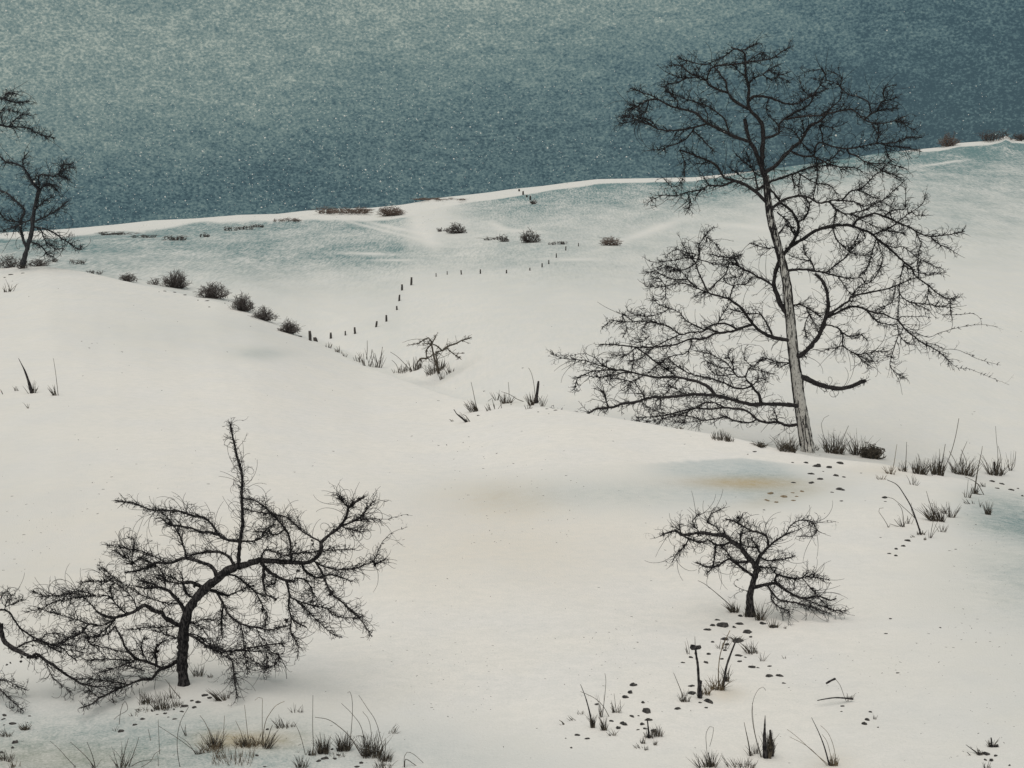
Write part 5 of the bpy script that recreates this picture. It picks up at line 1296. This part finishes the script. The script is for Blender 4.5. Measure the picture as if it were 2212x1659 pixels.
STG = [
    ('tall tree', 'below the tall tree', 'Y', [(1300, 550, 30, 10), (1450, 550, 55, 24), (1570, 578, 92, 52), (1705, 598, 86, 34), (1825, 552, 74, 36), (1510, 672, 80, 28), (1600, 728, 82, 34), (1505, 770, 82, 24), (1310, 772, 48, 16), (1780, 690, 78, 24), (1868, 710, 50, 16), (1825, 842, 86, 32), (1735, 880, 50, 10), (1640, 650, 28, 10), (1840, 975, 50, 12), (880, 430, 50, 14), (805, 460, 20, 12), (985, 1075, 30, 12), (2055, 668, 30, 8)]),
    ('ochre', 'beside the ochre streak', 'Y', [(1055, 888, 72, 22), (1205, 925, 90, 22), (1300, 885, 44, 12), (1405, 868, 52, 18), (1345, 925, 50, 14), (1015, 965, 60, 18), (1120, 988, 50, 16), (1310, 970, 50, 12)]),
    ('right edge', 'near the right edge', 'R', [(1570, 755, 55, 28), (1680, 785, 66, 20), (1625, 835, 60, 12), (1785, 850, 60, 28), (1855, 838, 40, 12), (1905, 918, 40, 20), (380, 935, 80, 26), (388, 982, 30, 8), (640, 1410, 66, 30), (590, 1470, 58, 26), (510, 1503, 50, 24), (435, 1556, 50, 18), (505, 1578, 54, 22), (1168, 1510, 34, 8), (1392, 1238, 20, 8), (338, 1380, 26, 8)]),
    ('small tree', 'below the small tree', 'M', [(800, 1365, 140, 76), (695, 1380, 62, 26), (990, 1362, 84, 32), (745, 1320, 60, 22), (1075, 1445, 100, 56), (1115, 1510, 46, 22), (830, 1530, 84, 46), (970, 1540, 110, 60), (695, 1565, 46, 20), (1000, 1275, 60, 26), (1245, 1358, 90, 24), (930, 1400, 40, 30), (1370, 1390, 90, 44), (640, 1430, 90, 20), (850, 1590, 70, 36)]),
    ('knobbed stalk', 'round the knobbed stalk', 'T', [(1385, 558, 50, 26), (1305, 612, 40, 14), (1535, 608, 50, 30), (1690, 575, 44, 22), (1560, 525, 44, 26), (1720, 490, 50, 22), (1390, 840, 56, 24), (1395, 908, 80, 30), (1560, 985, 90, 46), (1475, 1005, 44, 14), (1535, 1055, 44, 18), (1255, 1062, 64, 26), (1990, 652, 80, 30), (2045, 662, 30, 14), (2150, 742, 78, 24), (2160, 648, 50, 12), (1855, 545, 80, 10), (1920, 560, 30, 18), (1865, 602, 60, 10)]),
    ('trail', 'in the bottom centre trail', 'T', [(815, 825, 84, 38), (790, 897, 66, 50), (740, 945, 80, 42), (945, 1078, 110, 46), (805, 1137, 54, 26), (870, 1135, 22, 14), (970, 1170, 74, 34), (905, 1213, 56, 32), (725, 1208, 88, 40), (670, 1248, 64, 42), (1020, 1278, 70, 46), (270, 1323, 64, 14), (370, 1357, 54, 18), (155, 1357, 22, 10), (460, 1020, 40, 20), (915, 1000, 44, 36), (935, 1258, 40, 22), (605, 1187, 50, 12), (865, 1272, 40, 12), (210, 1448, 28, 14)]),
    ('lower right', 'at lower right', 'U', [(40, 665, 62, 34), (78, 736, 40, 14), (848, 990, 34, 16), (820, 1055, 56, 34), (795, 1090, 46, 40), (915, 1128, 26, 12), (590, 988, 24, 10), (600, 940, 46, 10), (1875, 1358, 64, 34), (1960, 1378, 34, 22), (1920, 1415, 44, 34), (1870, 1415, 30, 18), (2083, 1465, 24, 16), (1820, 1365, 44, 30), (1470, 243, 26, 10), (1090, 645, 34, 10), (1025, 165, 32, 5), (985, 297, 38, 6)]),
    ('bent tree', 'in front of the bent tree', 'V', [(1885, 740, 42, 18), (1950, 753, 66, 24), (2015, 687, 66, 18), (1815, 790, 64, 30), (1910, 806, 54, 12), (1325, 975, 54, 24), (1188, 1034, 66, 30), (1625, 865, 44, 12), (1655, 903, 24, 10), (1720, 922, 54, 8), (1710, 825, 24, 26), (1545, 877, 30, 8), (2060, 712, 50, 14), (1400, 922, 60, 7), (1790, 850, 50, 7), (1495, 835, 26, 40)]),
    ('left corner', 'in the bottom left corner', 'V', [(45, 880, 60, 24), (35, 922, 40, 12), (120, 965, 80, 18), (40, 980, 20, 14), (150, 1143, 66, 36), (125, 1200, 34, 24), (14, 1246, 44, 26), (270, 957, 18, 12), (290, 892, 34, 12)]),
    ('bottom tufts', 'below the dense bottom tufts', 'L', [(1165, 1330, 50, 22), (1215, 1308, 66, 16), (1245, 1303, 56, 14), (1360, 1275, 50, 12), (1325, 1310, 50, 12), (1585, 1350, 50, 22), (1545, 1390, 60, 14), (1300, 1215, 26, 30), (660, 1020, 34, 28), (560, 1280, 50, 12), (635, 1390, 34, 10)]),
    ('crest', 'under the crest bushes', 'X', [(520, 932, 30, 8), (597, 941, 36, 10), (681, 963, 30, 7), (788, 1006, 14, 7), (860, 1010, 40, 8), (880, 1060, 18, 8), (1005, 1030, 12, 7), (1035, 1015, 12, 7), (475, 938, 10, 7), (1605, 1297, 44, 8)]),
    ('centre brow', 'on the centre brow', 'Q', [(1015, 887, 34, 10), (1690, 823, 28, 6), (1605, 853, 26, 6), (1773, 836, 38, 10), (1708, 872, 16, 6), (705, 1177, 14, 14), (568, 1140, 10, 8), (1338, 780, 16, 10)]),
    ('distant tree', 'below the distant left tree', 'N', [(82, 1470, 38, 10), (168, 1460, 26, 7), (35, 1492, 20, 8)]),
]


def size_word(w):
    return 'large' if w > 31 else ('medium' if w > 19 else ('small' if w > 11 else 'tiny'))


for gi, (short, where, crop, recs) in enumerate(STG):
    sc = CR[crop][2]
    srt = sorted(range(len(recs)), key=lambda j: recs[j][0])
    for k, j in enumerate(srt):
        x, y, w, h = recs[j]
        u, v = parse('%s %d,%d' % (crop, x, y))[0]
        shape = 'flat' if h < w * 0.3 else ('rounded' if h > w * 0.6 else 'low')
        tone = 'brown' if short == 'ochre' else 'dark'
        stone(u, v + h * sc * NP * 0.35, w * sc, h * sc, '%s %s %s stone, %s from left %s' % (size_word(w * sc), shape, tone, ORD[k], where), 2000 + gi * 50 + j,
              'stones ' + where, M_BROWNSTONE if short == 'ochre' else None)

# ------------------------------------------------------------------ fine litter on the snow, and snow in the air
rng = random.Random(77)
tb = Tubes()
REG = [(0, 2212, 600, 1659, 420), (950, 1250, 940, 1180, 70), (2050, 2212, 1100, 1400, 60), (1250, 1420, 1340, 1520, 60), (1950, 2212, 1350, 1640, 50), (0, 450, 1000, 1250, 70), (880, 1080, 1380, 1560, 50), (1600, 2000, 1400, 1500, 40)]
for (ua, ub, va, vb, n) in REG:
    for _ in range(n):
        u, v = rng.uniform(ua, ub), rng.uniform(va, vb)
        h = BV.ray_cast(ORI, ray(u, v).normalized())
        if h[0] is None or h[0].y > 130:
            continue
        p = h[0]
        m = p.y / FP * NP
        r = rng.uniform(0.8, 1.7) * m
        a = rng.uniform(0, math.pi)
        ln = r * rng.choice((1, 1.5, 3.5))
        dx = Vector((math.cos(a) * ln, math.sin(a) * ln, 0))
        tb.tube([p - dx, p + dx], [r, r * .7], 4)
lit = tb.build('plant_litter', M_STONE)
tag(lit, 'tiny dark flecks of plant litter scattered over the snow', kind='stuff')

M_FLAKE, ft, fp = principled('snowflake', 0.7)
fn = noise(ft, N(ft, 'ShaderNodeTexCoord').outputs['Object'], 3.0, 1)
ft.links.new(mixc(ft, fn, (0.62, 0.64, 0.62), (0.85, 0.86, 0.84)), fp.inputs['Base Color'])
V_, F_ = [], []


def flake(p, r):
    b = len(V_)
    for s in ((1, 0, 0), (0, 1, 0), (-1, 0, 0), (0, -1, 0), (0, 0, 1), (0, 0, -1)):
        V_.append((p.x + s[0] * r * rng.uniform(.6, 1.2), p.y + s[1] * r, p.z + s[2] * r * rng.uniform(.6, 1.1)))
    for f in ((0, 1, 4), (1, 2, 4), (2, 3, 4), (3, 0, 4), (1, 0, 5), (2, 1, 5), (3, 2, 5), (0, 3, 5)):
        F_.append(tuple(b + k for k in f))


for i in range(9000):
    # thicker veil of flakes to the left, thinner to the right
    u = rng.uniform(-700, 2900)
    if u > 1000 and rng.random() < min(0.80, (u - 1000) / 700):
        continue
    v = rng.uniform(-60, 500)
    if v < 180 and rng.random() < 0.7:
        continue
    d = rng.uniform(60, 215)
    r = d / FP * NP * (rng.uniform(1.0, 2.6) if rng.random() < 0.96 else rng.uniform(3.0, 4.6))
    flake(at(u, v, d), r)
fl = link_mesh('falling_snow', V_, F_, M_FLAKE, smooth=False)
tag(fl, 'fine snowflakes drifting in the air before the dark sky', kind='stuff')
print('objects', len(bpy.data.objects))
